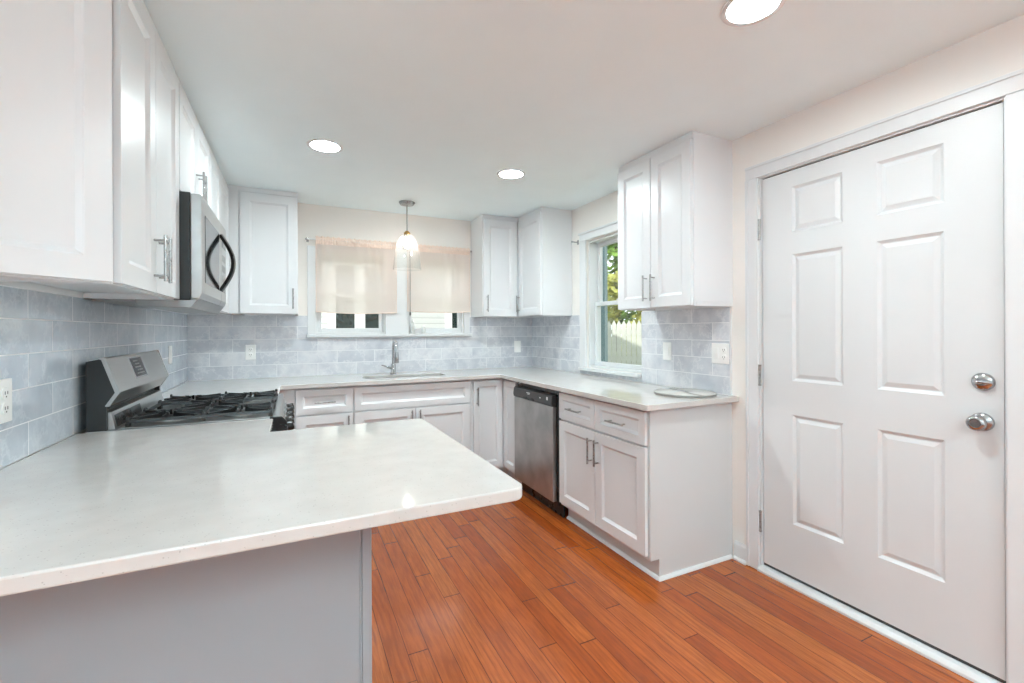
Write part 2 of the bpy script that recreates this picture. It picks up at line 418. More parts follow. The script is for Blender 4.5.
# ------------------------------------------------------------------ cabinets
DT = .02
def shaker(w, h, stile=.062, rec=.011, bev=.014, t=DT):
    b = BM()
    panel_face(b, 0, w, 0, h, [stile, w - stile], [stile, h - stile], {(1, 1)}, [(.003, .0035), (bev, rec)], y=-t, thick=t - .0012)
    return b
def pull(parent, x, z, L, vertical, y=-DT):
    b = BM(); so = .032
    if vertical:
        tube(b, [(x, y - so, z - L / 2), (x, y - so, z + L / 2)], .0058, 10)
        for s in (-1, 1): tube(b, [(x, y - .0002, z + s * (L / 2 - .018)), (x, y - so, z + s * (L / 2 - .018))], .0042, 8)
    else:
        tube(b, [(x - L / 2, y - so, z), (x + L / 2, y - so, z)], .0052, 10)
        for s in (-1, 1): tube(b, [(x + s * (L / 2 - .018), y - .0002, z), (x + s * (L / 2 - .018), y - so, z)], .0042, 8)
    return mk('handle', b, M['nickel'], parent, smooth=True)
def front(root, kind, x, z, w, h, hx=None, hz=None, vertical=True, stile=.062, L=.155):
    d = mk(kind, shaker(w, h, stile), M['cab'], root, bevel=.0015, loc=(x, 0, z), seg=2)
    if hx is not None: pull(d, hx, hz, L, vertical)
    return d
def carcass(root, w, d, h, mat=None, lip=True):
    h = ZC - ZU - .0015
    b = BM()
    if lip:
        box(b, 0, w, 0, d, .022, h)
        box(b, 0, w, 0, .018, 0, .0215); box(b, 0, w, d - .018, d, 0, .0215)
        box(b, 0, .018, .0185, d - .0185, 0, .0215); box(b, w - .018, w, .0185, d - .0185, 0, .0215)
    else: box(b, 0, w, 0, d, 0, h)
    return mk('body', b, mat or M['cab'], root, bevel=.0012, seg=1)
def filler(root, w, h, x0=0.0):
    b = BM(); box(b, x0, w, -.008, -.0003, h - .002, ZC - ZU - .0018)
    mk('top_rail', b, M['cab'], root, bevel=.002)
HT = ZT - ZU
def upper(label, loc, w, d, rot, doors, h=HT, top=True, gap=.004, zb=.004):
    """doors: list of (x, w, handle side or None)"""
    r = thing('wall_cabinet', loc, label, 'cabinet', rot, 'white shaker wall cabinets')
    carcass(r, w, d, h)
    for x, dw, side in doors:
        hx = {None: None, 'l': .03, 'r': dw - .03}[side]
        front(r, 'door', x, zb, dw, h - zb - .008, hx, .115, True)
    if top: filler(r, w, h)
    return r
# left run
c1a, c1b, mw0, mw1 = 1.563, 2.262, 2.268, 3.018
dw = (c1b - c1a - .012) / 2
upper('two-door white wall cabinet between the angled end cabinet and the microwave', (FL, c1a, ZU), c1b - c1a, FL - XL - .001, PI / 2,
      [(.004, dw, 'r'), (.008 + dw, dw, 'l')])
MWT = 1.868
w3 = mw1 - mw0
r = thing('wall_cabinet', (FL, mw0, MWT + .003), 'short two-door white wall cabinet directly above the microwave', 'cabinet', PI / 2, 'white shaker wall cabinets')
hh = ZT - MWT - .003
b = BM(); box(b, 0, w3, 0, FL - XL - .001, 0, ZC - MWT - .0045); mk('body', b, M['cab'], r, bevel=.0012, seg=1)
dw = (w3 - .012) / 2
for i in range(2): front(r, 'door', .004 + i * (dw + .004), .004, dw, hh - .012, dw - .03 if i == 0 else .03, .105, True)
b = BM(); box(b, 0, w3, -.008, -.0003, hh - .002, ZC - MWT - .0048); mk('top_rail', b, M['cab'], r, bevel=.002)
c3 = mw1 + .006
w4 = 3.845 - c3
dw = (w4 - .02 - .012) / 2
upper('white wall cabinet in the back left corner just beyond the microwave', (FL, c3, ZU), YB - .001 - c3, FL - XL - .001, PI / 2,
      [(.004, dw, None), (.008 + dw, dw, None)])
# angled end cabinet
r = thing('wall_cabinet', (XL + .002, c1a - .300, ZU), 'angled white end wall cabinet nearest the camera at the upper left', 'cabinet', PI / 4, 'white shaker wall cabinets')
wd = .2925 * math.sqrt(2)
b = BM(); q = wd / 2
prism(b, [(0, 0), (wd, 0), (q + .003, q - .003)], 'z', .022, ZC - ZU - .0015)
box(b, .0, wd, .0, .018, 0, .0215)
prism(b, [(wd - .026, .0185), (wd - .0185, .0185), (q + .003, q - .004), (q - .009, q - .016 + .004)], 'z', 0, .0215)
mk('body', b, M['cab'], r, bevel=.0012, seg=1)
front(r, 'door', .012, .004, wd - .016, HT - .012, None, .115)
b = BM(); box(b, .0, wd, -.008, -.0003, HT - .002, ZC - ZU - .0018); mk('top_rail', b, M['cab'], r, bevel=.002)
# back wall cabinets
x0, x1 = -.366, .03
upper('single-door white wall cabinet left of the shaded sink windows', (x0, FB, ZU), x1 - x0, YB - FB - .001, 0, [(.012, x1 - x0 - .016, 'r')])
b = BM(); box(b, FL + .001 - x0, -.0005, -.012, .006, .003, ZC - ZU - .002); mk('filler_strip', b, M['cab'], bpy.data.objects['wall_cabinet.004'] if 'wall_cabinet.004' in bpy.data.objects else None)
x0, x1 = 1.562, FR - .003
upper('single-door white wall cabinet right of the shaded sink windows', (x0, FB, ZU), x1 - x0, YB - FB - .001, 0, [(.006, x1 - x0 - .034, 'l')])
# right wall
y0, y1 = 3.418, YB - .001
upper('white wall cabinet in the back right corner with its side panel facing the camera', (FR, y1, ZU), y1 - y0, XR - FR - .001, -PI / 2, [(y1 - FB + .024, FB - y0 - .030, 'l')])
y0, y1 = 1.772, 2.386
dw = (y1 - y0 - .012) / 2
upper('large two-door white wall cabinet between the tall window and the entry door', (FR, y1, ZU), y1 - y0, XR - FR - .001, -PI / 2,
      [(.004, dw, 'r'), (.008 + dw, dw, 'l')])

# base cabinets --------------------------------------------------
CB = CT - .031                    # cabinet top under the slab
BH = CB - .105
def base(label, loc, w, d, rot, toe=True, mat=None):
    r = thing('base_cabinet', loc, label, 'cabinet', rot, 'white shaker base cabinets')
    b = BM(); box(b, 0, w, 0, d, .105, CB); mk('body', b, mat or M['cab'], r, bevel=.0012, seg=1)
    if toe:
        b = BM(); box(b, 0, w, .06, .078, .0, .1045); mk('toe_kick', b, M['endpanel'], r)
    return r
ZD0, ZD1, ZDR = .126, .682, .694   # doors bottom/top, drawers bottom
DRT = .868
# back run (front faces -y)
r = base('narrow white drawer base on the back run beside the stove corner', (.005, BFB, 0), .392, YB - BFB - .012, 0)
front(r, 'drawer', .006, ZDR, .380, DRT - ZDR, .19, .083, False, stile=.045, L=.14)
front(r, 'door', .006, ZD0, .380, ZD1 - ZD0, .35, ZD1 - ZD0 - .09, True)
r = thing('base_cabinet', (.399, BFB, 0), 'wide white sink base with false drawer front under the faucet', 'cabinet', 0, 'white shaker base cabinets')
b = BM(); WS = .925
box(b, 0, .018, 0, YB - BFB - .012, .105, CB); box(b, WS - .018, WS, 0, YB - BFB - .012, .105, CB)
box(b, .0185, WS - .0185, 0, YB - BFB - .012, .105, .123); box(b, .0185, WS - .0185, 0, .018, .1235, CB)
box(b, .0185, WS - .0185, YB - BFB - .02, YB - BFB - .012, .1235, CB)
mk('body', b, M['cab'], r)
b = BM(); box(b, 0, WS, .06, .078, 0, .1045); mk('toe_kick', b, M['endpanel'], r)
front(r, 'false_drawer_front', .006, ZDR, WS - .012, DRT - ZDR, stile=.045)
dw = (WS - .016) / 2
front(r, 'door', .006, ZD0, dw, ZD1 - ZD0, dw - .03, ZD1 - ZD0 - .09, True)
front(r, 'door', .010 + dw, ZD0, dw, ZD1 - ZD0, .03, ZD1 - ZD0 - .09, True)
# corner with bi-fold doors
r = thing('base_cabinet', (1.326, BFB, 0), 'white corner base with two narrow doors meeting beside the dishwasher', 'cabinet', 0, 'white shaker base cabinets')
cw = BFR - 1.326
b = BM(); prism(b, [(0, 0), (cw, 0), (cw, -(BFB - 3.292)), (XR - 1.326 - .012, -(BFB - 3.292)), (XR - 1.326 - .012, YB - BFB - .012), (0, YB - BFB - .012)], 'z', .105, CB)
mk('body', b, M['cab'], r, bevel=.0012, seg=1)
b = BM(); box(b, 0, cw + .06, .06, .078, 0, .1045); box(b, cw + .06, cw + .078, -(BFB - 3.292), .0595, 0, .1045); mk('toe_kick', b, M['endpanel'], r)
front(r, 'door', .022, ZD0, cw - .022 - .024, DRT - ZD0, .03, DRT - ZD0 - .13, True, stile=.05)
d = front(r, 'door', 0, ZD0, BFB - 3.292 - .030, DRT - ZD0, None, None, stile=.05)
d.location = (cw, -.025, ZD0); d.rotation_euler = (0, 0, -PI / 2)
# right run two-door base
y1 = 2.640
r = base('two-drawer two-door white base at the end of the run near the entry door', (BFR, y1, 0), y1 - YE - .02, XR - BFR - .012, -PI / 2, toe=False)
wR = y1 - YE
xm = y1 - 2.226
front(r, 'drawer', .008, ZDR, xm - .011, DRT - ZDR, (xm - .011) / 2, .083, False, stile=.045, L=.15)
front(r, 'drawer', xm + .002, ZDR, wR - .020 - xm, DRT - ZDR, (wR - .02 - xm) / 2, .083, False, stile=.045, L=.15)
front(r, 'door', .008, ZD0, xm - .011, ZD1 - ZD0, xm - .011 - .03, ZD1 - ZD0 - .118, True)
front(r, 'door', xm + .002, ZD0, wR - .020 - xm, ZD1 - ZD0, .03, ZD1 - ZD0 - .118, True)
b = BM(); box(b, 0, wR - .02, .058, .076, .002, .1045); mk('toe_kick', b, M['endpanel'], r)
b = BM(); prism(b, [(0, .106), (0, CB), (XR - BFR - .002, CB), (XR - BFR - .002, 0), (.058, 0), (.058, .106)], 'x', wR - .0195, wR)
mk('end_panel', b, M['endpanel'], r, bevel=.001, seg=1)
b = BM()
qr = [(0, 0), (.016, 0), (.0145, .006), (.011, .011), (.006, .0145), (0, .016)]
prism(b, [(wR + p, q) for p, q in qr], 'y', .045, XR - BFR - .016)
mk('shoe_moulding', b, M['trim'], r)
b = BM(); prism(b, [(.058 - p, q) for p, q in qr], 'x', .0, wR)
mk('shoe_moulding', b, M['trim'], r)
# blind corner base left of drawer base and leg beside stove
r = thing('base_cabinet', (XL + .012, 2.985, 0), 'blind corner base with pale filler strip between stove and drawer base', 'cabinet', 0, 'white shaker base cabinets')
ox, oy = r.location.x, r.location.y
b = BM(); prism(b, [(XL + .012 - ox, 0), (-.115 - ox, 0), (-.115 - ox, BFB - oy), (.0035 - ox, BFB - oy), (.0035 - ox, YB - .012 - oy), (XL + .012 - ox, YB - .012 - oy)], 'z', .105, CB)
mk('body', b, M['cab'], r, bevel=.0012, seg=1)
b = BM(); box(b, -.175 - ox, -.157 - ox, 0, BFB + .06 - oy, 0, .1045); box(b, -.1565 - ox, .0035 - ox, BFB + .06 - oy, BFB + .078 - oy, 0, .1045); mk('toe_kick', b, M['endpanel'], r)
d = front(r, 'door', 0, ZD0, BFB - 2.985 - .06, DRT - ZD0, None, None); d.location = (-.115 - ox, .008, ZD0); d.rotation_euler = (0, 0, PI / 2)
# peninsula base
PY, PX = 1.235, .181
r = thing('peninsula_base', (-.2, 1.5, 0), 'pale grey panelled peninsula base under the near counter', 'cabinet')
b = BM(); prism(b, [(XL + .002, PY + .012), (PX - .024, PY + .012), (PX - .024, 1.875), (-.115, 1.875), (-.115, 2.196), (XL + .002, 2.196)], 'z', 0.0, CB)
mk('body', b, M['cab'], r, world=True)
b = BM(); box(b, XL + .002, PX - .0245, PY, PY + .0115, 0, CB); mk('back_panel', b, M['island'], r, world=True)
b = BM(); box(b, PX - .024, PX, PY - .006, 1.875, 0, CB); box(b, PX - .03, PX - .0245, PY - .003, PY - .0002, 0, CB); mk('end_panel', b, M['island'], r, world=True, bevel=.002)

# ------------------------------------------------------------------ countertops
def rounded(poly, rad):
    out = []
    n = len(poly)
    for i, p in enumerate(poly):
        R = rad.get(i, 0)
        if not R: out.append(p); continue
        p = Vector(p); a = (Vector(poly[i - 1]) - p).normalized(); c = (Vector(poly[(i + 1) % n]) - p).normalized()
        A = p + a * R; C_ = p + c * R; O = p + (a + c) * R
        for k in range(9):
            t = k / 8 * PI / 2
            v = O - c * R * math.cos(t) - a * R * math.sin(t)
            out.append((v.x, v.y))
    return out
SX0, SX1, SY0, SY1 = .50, 1.16, 3.66, 3.90
bm = BM()
outer = [(XL + .0092, 2.985), (-.082, 2.985), (-.082, 3.507), (1.575, 3.507), (1.575, 1.735), (XR - .0005, 1.735), (XR - .0005, 1.7795), (XR - .0125, 1.7795), (XR - .0125, YB - .0095), (XL + .0092, YB - .0095)]
outer = rounded(outer, {4: .012})
holed(bm, outer, [rounded([(SX0, SY0), (SX1, SY0), (SX1, SY1), (SX0, SY1)], {0: .04, 1: .04, 2: .04, 3: .04})], 'z', CB + .001, CT)
tag(mk('countertop', bm, M['quartz'], bevel=.003, angle=60), 'white speckled quartz worktop wrapping the sink wall and the door side', 'countertop')
bm = BM()
outer = [(XL + .0092, .963), (.502, .963), (.494, 1.917), (-.082, 1.917), (-.082, 2.200), (XL + .0092, 2.200)]
prism(bm, rounded(outer, {1: .035, 2: .02, 3: .006}), 'z', CB + .001, CT)
tag(mk('countertop', bm, M['quartz'], bevel=.004, angle=60), 'white speckled quartz peninsula top with rounded corner in the foreground', 'countertop')

# ------------------------------------------------------------------ sink and faucet
r = thing('kitchen_sink', ((SX0 + SX1) / 2, (SY0 + SY1) / 2, CB - .2), 'undermount steel sink set in the worktop below the windows', 'sink')
b = BM()
def ringpts(e, z, R): return [(x, y, z) for x, y in rounded([(SX0 - e, SY0 - e), (SX1 + e, SY0 - e), (SX1 + e, SY1 + e), (SX0 - e, SY1 + e)], {0: R, 1: R, 2: R, 3: R})]
loops = [ringpts(.02, CB, .05), ringpts(-.002, CB, .04), ringpts(-.012, CB - .17, .04), ringpts(-.03, CB - .19, .03), ringpts(-.03, CB - .195, .03), ringpts(-.008, CB - .172, .04), ringpts(.02, CB - .003, .05)]
L = [[b.verts.new(p) for p in lp] for lp in loops]
for A, B_ in zip(L, L[1:] + L[:1]):
    n = len(A)
    if A is L[3]: continue
    for k in range(n): b.faces.new((A[k], A[(k + 1) % n], B_[(k + 1) % n], B_[k]))
b.faces.new(L[3]); b.faces.new(L[4][::-1])
mk('basin', b, M['steel'], r, world=True, smooth=True)
b = BM(); lathe(b, [(0, .004), (.03, .004), (.038, .001), (.038, 0), (0, 0)], (.83, 3.78, CB - .1895)); mk('drain', b, M['chrome'], r, world=True, smooth=True)
fx, fy = .77, 3.965
r = thing('kitchen_faucet', (fx, fy, CT), 'tall chrome gooseneck faucet standing behind the sink', 'faucet')
b = BM(); lathe(b, [(0, 0), (.028, 0), (.028, .006), (.022, .012), (.0215, .085), (.018, .095), (0, .096)]); mk('base', b, M['chrome'], r, smooth=True)
b = BM()
pts = [(0, 0, .0945), (0, 0, .215)] + [(0, -.075 + .075 * math.cos(t), .215 + .075 * math.sin(t)) for t in [k * PI / 10 for k in range(1, 11)]] + [(0, -.15, .195)]
tube(b, pts, .0115, 14); mk('neck', b, M['chrome'], r, smooth=True)
b = BM(); lathe(b, [(0, 0), (.0135, 0), (.017, -.03), (.0185, -.085), (.016, -.09), (0, -.09)], (0, -.15, .197)); mk('spray_head', b, M['satin'], r, smooth=True)
b = BM(); tube(b, [(-.02, 0, .06), (-.045, 0, .062)], .012, 12); tube(b, [(-.045, 0, .062), (-.075, -.01, .075), (-.10, -.015, .082)], [.007, .006, .005], 10); mk('lever', b, M['chrome'], r, smooth=True)

# ------------------------------------------------------------------ stove
RY0, RY1, RF = 2.212, 2.972, -.075
r = thing('gas_range', (-.4, (RY0 + RY1) / 2, 0), 'stainless gas stove with black grates between the peninsula and back worktop', 'stove')
b = BM(); box(b, -.702, RF, RY0, RY1, .04, .895); mk('body', b, M['darkside'], r, world=True, bevel=.003)
for yy in (RY0 + .05, RY1 - .05):
    for xx in (XL + .06, RF - .06):
        b = BM(); lathe(b, [(0, 0), (.018, 0), (.018, .012), (.01, .014), (.01, .0395), (0, .0395)], (xx, yy, 0), seg=12); mk('leg', b, M['black'], r, world=True)
# cooktop pan with rim
b = BM(); box(b, XL + .03, RF + .02, RY0, RY1, .8955, .915)
box(b, RF - .01, RF + .02, RY0, RY1, .9155, .923); box(b, -.60, RF - .0105, RY0, RY0 + .02, .9155, .921); box(b, -.60, RF - .0105, RY1 - .02, RY1, .9155, .921)
mk('cooktop', b, M['steel_h'], r, world=True, bevel=.004)
b = BM(); box(b, -.60, RF - .014, RY0 + .022, RY1 - .022, .9152, .9175); mk('burner_pan', b, M['steel'], r, world=True)
# backguard
prof = [(-.700, .9155), (-.700, 1.178), (-.655, 1.188), (-.612, 1.056), (-.640, 1.012), (-.640, .9155)]
for ya in (RY0, RY1 - .014):
    b = BM(); prism(b, prof, 'y', ya, ya + .014); mk('backguard_side', b, M['darkside'], r, world=True)
bpf = [(XL + .012, .97), (XL + .012, 1.184), (-.653, 1.192), (-.645, 1.190), (-.603, 1.058), (-.606, 1.050), (-.636, 1.008), (-.648, 1.008), (-.648, .97)]
b = BM(); prism(b, [(-.700, 1.0), (-.700, 1.184), (-.653, 1.192), (-.645, 1.190), (-.603, 1.058), (-.606, 1.050), (-.634, 1.008), (-.66, 1.0)], 'y', RY0 + .0145, RY1 - .0145)
bg = mk('backguard', b, M['steel_h'], r, world=True, bevel=.003)
b = BM(); prism(b, [(-.672, 1.191), (-.650, 1.1935), (-.643, 1.192), (-.600, 1.058), (-.632, 1.006), (-.645, 1.008), (-.615, 1.058), (-.655, 1.184)], 'y', RY0 - .001, RY0 + .014); mk('end_cap', b, M['steel_h'], r, world=True)
b = BM(); prism(b, [(-.672, 1.191), (-.650, 1.1935), (-.643, 1.192), (-.600, 1.058), (-.632, 1.006), (-.645, 1.008), (-.615, 1.058), (-.655, 1.184)], 'y', RY1 - .014, RY1 + .001); mk('end_cap', b, M['steel_h'], r, world=True)
b = BM(); box(b, -.6995, -.6605, RY0 + .0145, RY1 - .0145, .916, .9995); mk('back_plate', b, M['darkside'], r, world=True)
# display on the slanted face
n2 = Vector((.132, .042)).normalized()
def slant(t, off): return (-.645 + .042 * t + n2.x * off, 1.190 - .132 * t + n2.y * off)
b = BM(); prism(b, [slant(.12, -.001), slant(.12, .002), slant(.72, .002), slant(.72, -.001)], 'y', 2.475, 2.625); dsp = mk('display', b, M['mwglass'], bg, bevel=.001)
dsp.data.transform(Matrix.Translation(-r.location))
b = BM(); prism(b, [slant(.07, -.001), slant(.07, .0012), slant(.77, .0012), slant(.77, -.001)], 'y', 2.462, 2.638); t_ = mk('display_frame', b, M['chrome'], bg, bevel=.001); t_.data.transform(Matrix.Translation(-r.location))
b = BM()
for k in range(5): prism(b, [slant(.2 + .1 * k, .002), slant(.2 + .1 * k, .0026), slant(.24 + .1 * k, .0026), slant(.24 + .1 * k, .002)], 'y', 2.50 + .02 * (k % 2), 2.56 + .01 * k)
t_ = mk('printed_marks', b, M['steel'], bg); t_.data.transform(Matrix.Translation(-r.location))
# lower back trim with vent slot
b = BM(); prism(b, [(-.66, .9155), (-.66, .985), (-.632, .982), (-.618, .9155)], 'y', RY0 + .0145, RY1 - .0145); mk('vent_trim', b, M['steel_h'], r, world=True, bevel=.002)
b = BM(); prism(b, [(-.6195, .922), (-.6295, .968), (-.6275, .9685), (-.6175, .922)], 'y', RY0 + .04, RY0 + .36); mk('vent_slot', b, M['black'], r, world=True)
# burners
for i, (bx, by, br_) in enumerate([(-.48, RY0 + .15, .045), (-.22, RY0 + .15, .052), (-.35, RY0 + .38, .055), (-.48, RY1 - .15, .04), (-.22, RY1 - .15, .05)]):
    b = BM(); lathe(b, [(0, 0), (br_ + .012, 0), (br_ + .01, .008), (br_, .010), (0, .010)], (bx, by, .9176)); bb = mk('burner', b, M['steel'], r, world=True, smooth=True)
    b = BM(); lathe(b, [(0, .0102), (br_ - .005, .0102), (br_ - .003, .015), (br_ - .012, .019), (0, .02)], (bx, by, .9176)); cc = mk('burner_cap', b, M['iron'], bb, smooth=True); cc.data.transform(Matrix.Translation(-r.location))
# grates: three sections
def grate(y0, y1, ctrs):
    b = BM(); xa, xb = -.590, RF - .012; z0, z1 = .934, .946; s = .006
    def bar(x0, y0_, x1, y1_, zz0=z0, zz1=z1, hw=s):
        d = Vector((x1 - x0, y1_ - y0_, 0)); n = d.normalized(); p = Vector((-n.y, n.x, 0)) * hw
        v = []
        for zz, ww in ((zz0, 1.0), (zz1, .7)):
            for e, sg in ((0, 1), (0, -1), (1, -1), (1, 1)):
                c = Vector((x0, y0_, zz)) + d * e + p * sg * ww; v.append(b.verts.new(c))
        for f in ((0, 1, 2, 3), (7, 6, 5, 4), (0, 4, 5, 1), (1, 5, 6, 2), (2, 6, 7, 3), (3, 7, 4, 0)): b.faces.new([v[i] for i in f])
    for yy in (y0 + .008, y1 - .008): bar(xa, yy, xb, yy)
    for xx in (xa + .006, xb - .006): bar(xx, y0 + .002, xx, y1 - .002)
    ym = (y0 + y1) / 2
    bar((xa + xb) / 2, y0 + .004, (xa + xb) / 2, y1 - .004)
    for cx in ctrs:
        for k in range(8):
            t = k * PI / 4 + PI / 8 * 0
            dx, dy = math.cos(t), math.sin(t)
            R = min((.118 / abs(dx)) if abs(dx) > .01 else 9, ((y1 - y0) / 2 - .008) / abs(dy) if abs(dy) > .01 else 9)
            bar(cx + dx * .03, ym + dy * .03, cx + dx * R, ym + dy * R, .936, .952, .005)
            bar(cx + dx * .03, ym + dy * .03, cx + dx * .045, ym + dy * .045, .936, .958, .005)
    for xx in (xa + .006, xb - .006, (xa + xb) / 2):
        for yy in (y0 + .008, y1 - .008):
            box(b, xx - .008, xx + .008, yy - .006, yy + .006, .918, .9335)
            lathe(b, [(0, .9465), (.007, .9465), (.005, .958), (0, .96)], (xx, yy, 0), seg=8)
    return mk('grate', b, M['iron'], r, world=True)
gw = (RY1 - RY0 - .05) / 3
for i in range(3): grate(RY0 + .024 + i * (gw + .001), RY0 + .023 + (i + 1) * gw + i * .001, [-.475, -.215] if i != 1 else [-.345])
# front control fascia, knobs, door, handle, drawer
b = BM(); prism(b, [(RF + .0005, .80), (RF + .022, .80), (RF + .040, .82), (RF + .024, .8945), (RF + .0005, .8945)], 'y', RY0, RY1); mk('control_panel', b, M['steel_h'], r, world=True, bevel=.003)
b = BM(); prism(b, [(RF - .02, .856), (RF - .02, .9245), (RF + .026, .921), (RF + .046, .90), (RF + .05, .856)], 'y', RY0 - .009, RY0 - .0002); mk('corner_cap', b, M['black'], r, world=True, bevel=.003)
kd = Vector((.98, 0, .2)).normalized()
for k in range(5):
    yy = RY0 + .09 + k * (RY1 - RY0 - .18) / 4
    b = BM(); o_ = Vector((RF + .034, yy, .853))
    lathe(b, [(0, 0), (.027, 0), (.027, .006), (.021, .010), (.0195, .036), (.016, .040), (0, .041)], o_, kd, 20)
    box(b, 0, 0.001, 0, 0.001, 0, 0.001); b.verts.ensure_lookup_table()
    bmesh.ops.delete(b, geom=b.verts[-8:], context='VERTS')
    kn = mk('knob', b, M['black'], r, world=True, smooth=True)
    b = BM(); lathe(b, [(.0275, .000), (.030, .000), (.030, .006), (.0275, .0065)], o_, kd, 20, closed=True); ri = mk('knob_ring', b, M['chrome'], kn, smooth=True); ri.data.transform(Matrix.Translation(-r.location))
b = BM(); box(b, RF + .0005, RF + .03, RY0 + .003, RY1 - .003, .24, .79); od = mk('oven_door', b, M['steel'], r, world=True, bevel=.004)
b = BM(); box(b, RF + .0305, RF + .032, RY0 + .12, RY1 - .12, .36, .62); t_ = mk('oven_window', b, M['mwglass'], od); t_.data.transform(Matrix.Translation(-r.location))
b = BM(); tube(b, [(RF + .072, RY0 + .06, .735), (RF + .072, RY1 - .06, .735)], .011, 12)
for yy in (RY0 + .09, RY1 - .09): tube(b, [(RF + .0302, yy, .735), (RF + .072, yy, .735)], .008, 8)
t_ = mk('handle', b, M['steel_h'], od, smooth=True); t_.data.transform(Matrix.Translation(-r.location))
b = BM(); box(b, RF + .0005, RF + .028, RY0 + .003, RY1 - .003, .06, .232); mk('drawer', b, M['steel'], r, world=True, bevel=.004)

# ------------------------------------------------------------------ microwave
r = thing('microwave', (-.55, (mw0 + mw1) / 2, 1.385), 'stainless over-the-range microwave with bowed black handle above the stove', 'microwave')
m0, m1 = mw0 + .002, mw1 - .002
b = BM(); box(b, XL + .012, -.386, m0, m1, 1.421, MWT); mk('body', b, M['darkside'], r, world=True, bevel=.002)
MF = -.345
b = BM(); prism(b, [(-.3855, 1.425), (-.3855, MWT - .004), (MF, MWT - .004), (MF, 1.452), (MF - .010, 1.425)], 'y', m0, m0 + .555)
md = mk('door', b, M['steel_h'], r, world=True, bevel=.005)
b = BM(); prism(b, [(-.3855, 1.425), (-.3855, MWT - .004), (MF, MWT - .004), (MF, 1.452), (MF - .010, 1.425)], 'y', m0 + .558, m1)
cp = mk('control_panel', b, M['steel_h'], r, world=True, bevel=.005)
b = BM(); box(b, MF + .0002, MF + .0022, m0 + .07, m0 + .47, 1.50, 1.79); t_ = mk('door_glass', b, M['mwglass'], md); t_.data.transform(Matrix.Translation(-r.location))
b = BM(); box(b, MF + .0002, MF + .002, m0 + .585, m1 - .03, 1.74, 1.81); t_ = mk('display', b, M['mwglass'], cp); t_.data.transform(Matrix.Translation(-r.location))
for i in range(4):
    b = BM()
    for j in range(3): box(b, MF + .0002, MF + .0018, m0 + .59 + j * .045, m0 + .622 + j * .045, 1.50 + i * .055, 1.535 + i * .055)
    t_ = mk('button_row', b, M['steel'], cp); t_.data.transform(Matrix.Translation(-r.location))
b = BM(); hy = m0 + .512
pts = [(MF + .002 + .058 * math.sin(PI * k / 14), hy, 1.50 + .29 * k / 14) for k in range(15)]
for i in range(len(pts) - 1):
    pass
ringv = []
for i, p in enumerate(pts):
    p = Vector(p); t = (Vector(pts[min(i + 1, 14)]) - Vector(pts[max(i - 1, 0)])).normalized(); n = Vector((t.z, 0, -t.x))
    ringv.append([b.verts.new(p + n * a_ + Vector((0, c_, 0))) for a_, c_ in ((-.009, -.015), (.005, -.019), (.011, 0), (.005, .019), (-.009, .015))])
for A, B_ in zip(ringv, ringv[1:]):
    for k in range(5): b.faces.new((A[k], A[(k + 1) % 5], B_[(k + 1) % 5], B_[k]))
b.faces.new(ringv[0]); b.faces.new(ringv[-1][::-1])
t_ = mk('handle', b, M['black'], md, smooth=True); t_.data.transform(Matrix.Translation(-r.location))
b = BM(); prism(b, [(-.57, 1.4205), (-.386, 1.4205), (-.3855, 1.4245), (MF - .012, 1.4245), (MF - .03, 1.402), (-.385, 1.388), (-.56, 1.392)], 'y', m0, m1); mk('bottom_vent', b, M['steel'], r, world=True, bevel=.003)
b = BM(); box(b, XL + .03, -.575, m0 + .01, m1 - .01, 1.412, 1.4205); mk('underside_plate', b, M['steel'], r, world=True)

# ------------------------------------------------------------------ dishwasher
dy0, dy1 = 2.648, 3.282
r = thing('dishwasher', (1.9, (dy0 + dy1) / 2, 0), 'stainless dishwasher with dark control strip between the corner and end bases', 'dishwasher')
b = BM(); box(b, BFR - .012, XR - .03, dy0 + .004, dy1 - .004, .09, .881); mk('tub', b, M['black'], r, world=True)
b = BM(); box(b, 1.590, BFR - .0125, dy0 + .026, dy1 - .012, .112, .762); mk('door', b, M['dwsteel'], r, world=True, bevel=.004)
b = BM()
yc = (dy0 + dy1) / 2 - .02
prism(b, [(BFR - .0125, .7645), (BFR - .0125, .843), (1.598, .843), (1.586, .834), (1.580, .786), (1.585, .7645)], 'y', dy0 + .026, dy1 - .012)
cp = mk('control_panel', b, M['dgrey'], r, world=True, bevel=.003)
b = BM(); box(b, 1.578, 1.5835, yc - .02, yc + .15, .767, .787); t_ = mk('handle_pocket', b, M['black'], cp, bevel=.002); t_.data.transform(Matrix.Translation(-r.location))
b = BM()
box(b, 1.5825, 1.5846, yc + .045, yc + .10, .816, .822); box(b, 1.5820, 1.5841, yc + .05, yc + .085, .808, .813)
t_ = mk('badge', b, M['mark'], cp); t_.data.transform(Matrix.Translation(-r.location))
for k in range(4):
    b = BM(); box(b, 1.5812, 1.5832, yc - .07 - k * .05, yc - .052 - k * .05, .803, .811 if k < 3 else .825); t_ = mk('button', b, M['mark'] if k in (1, 3) else M['dgrey'], cp); t_.data.transform(Matrix.Translation(-r.location))
b = BM(); box(b, BFR + .025, BFR + .04, dy0 + .004, dy1 - .004, 0.002, .089); mk('toe_panel', b, M['black'], r, world=True)

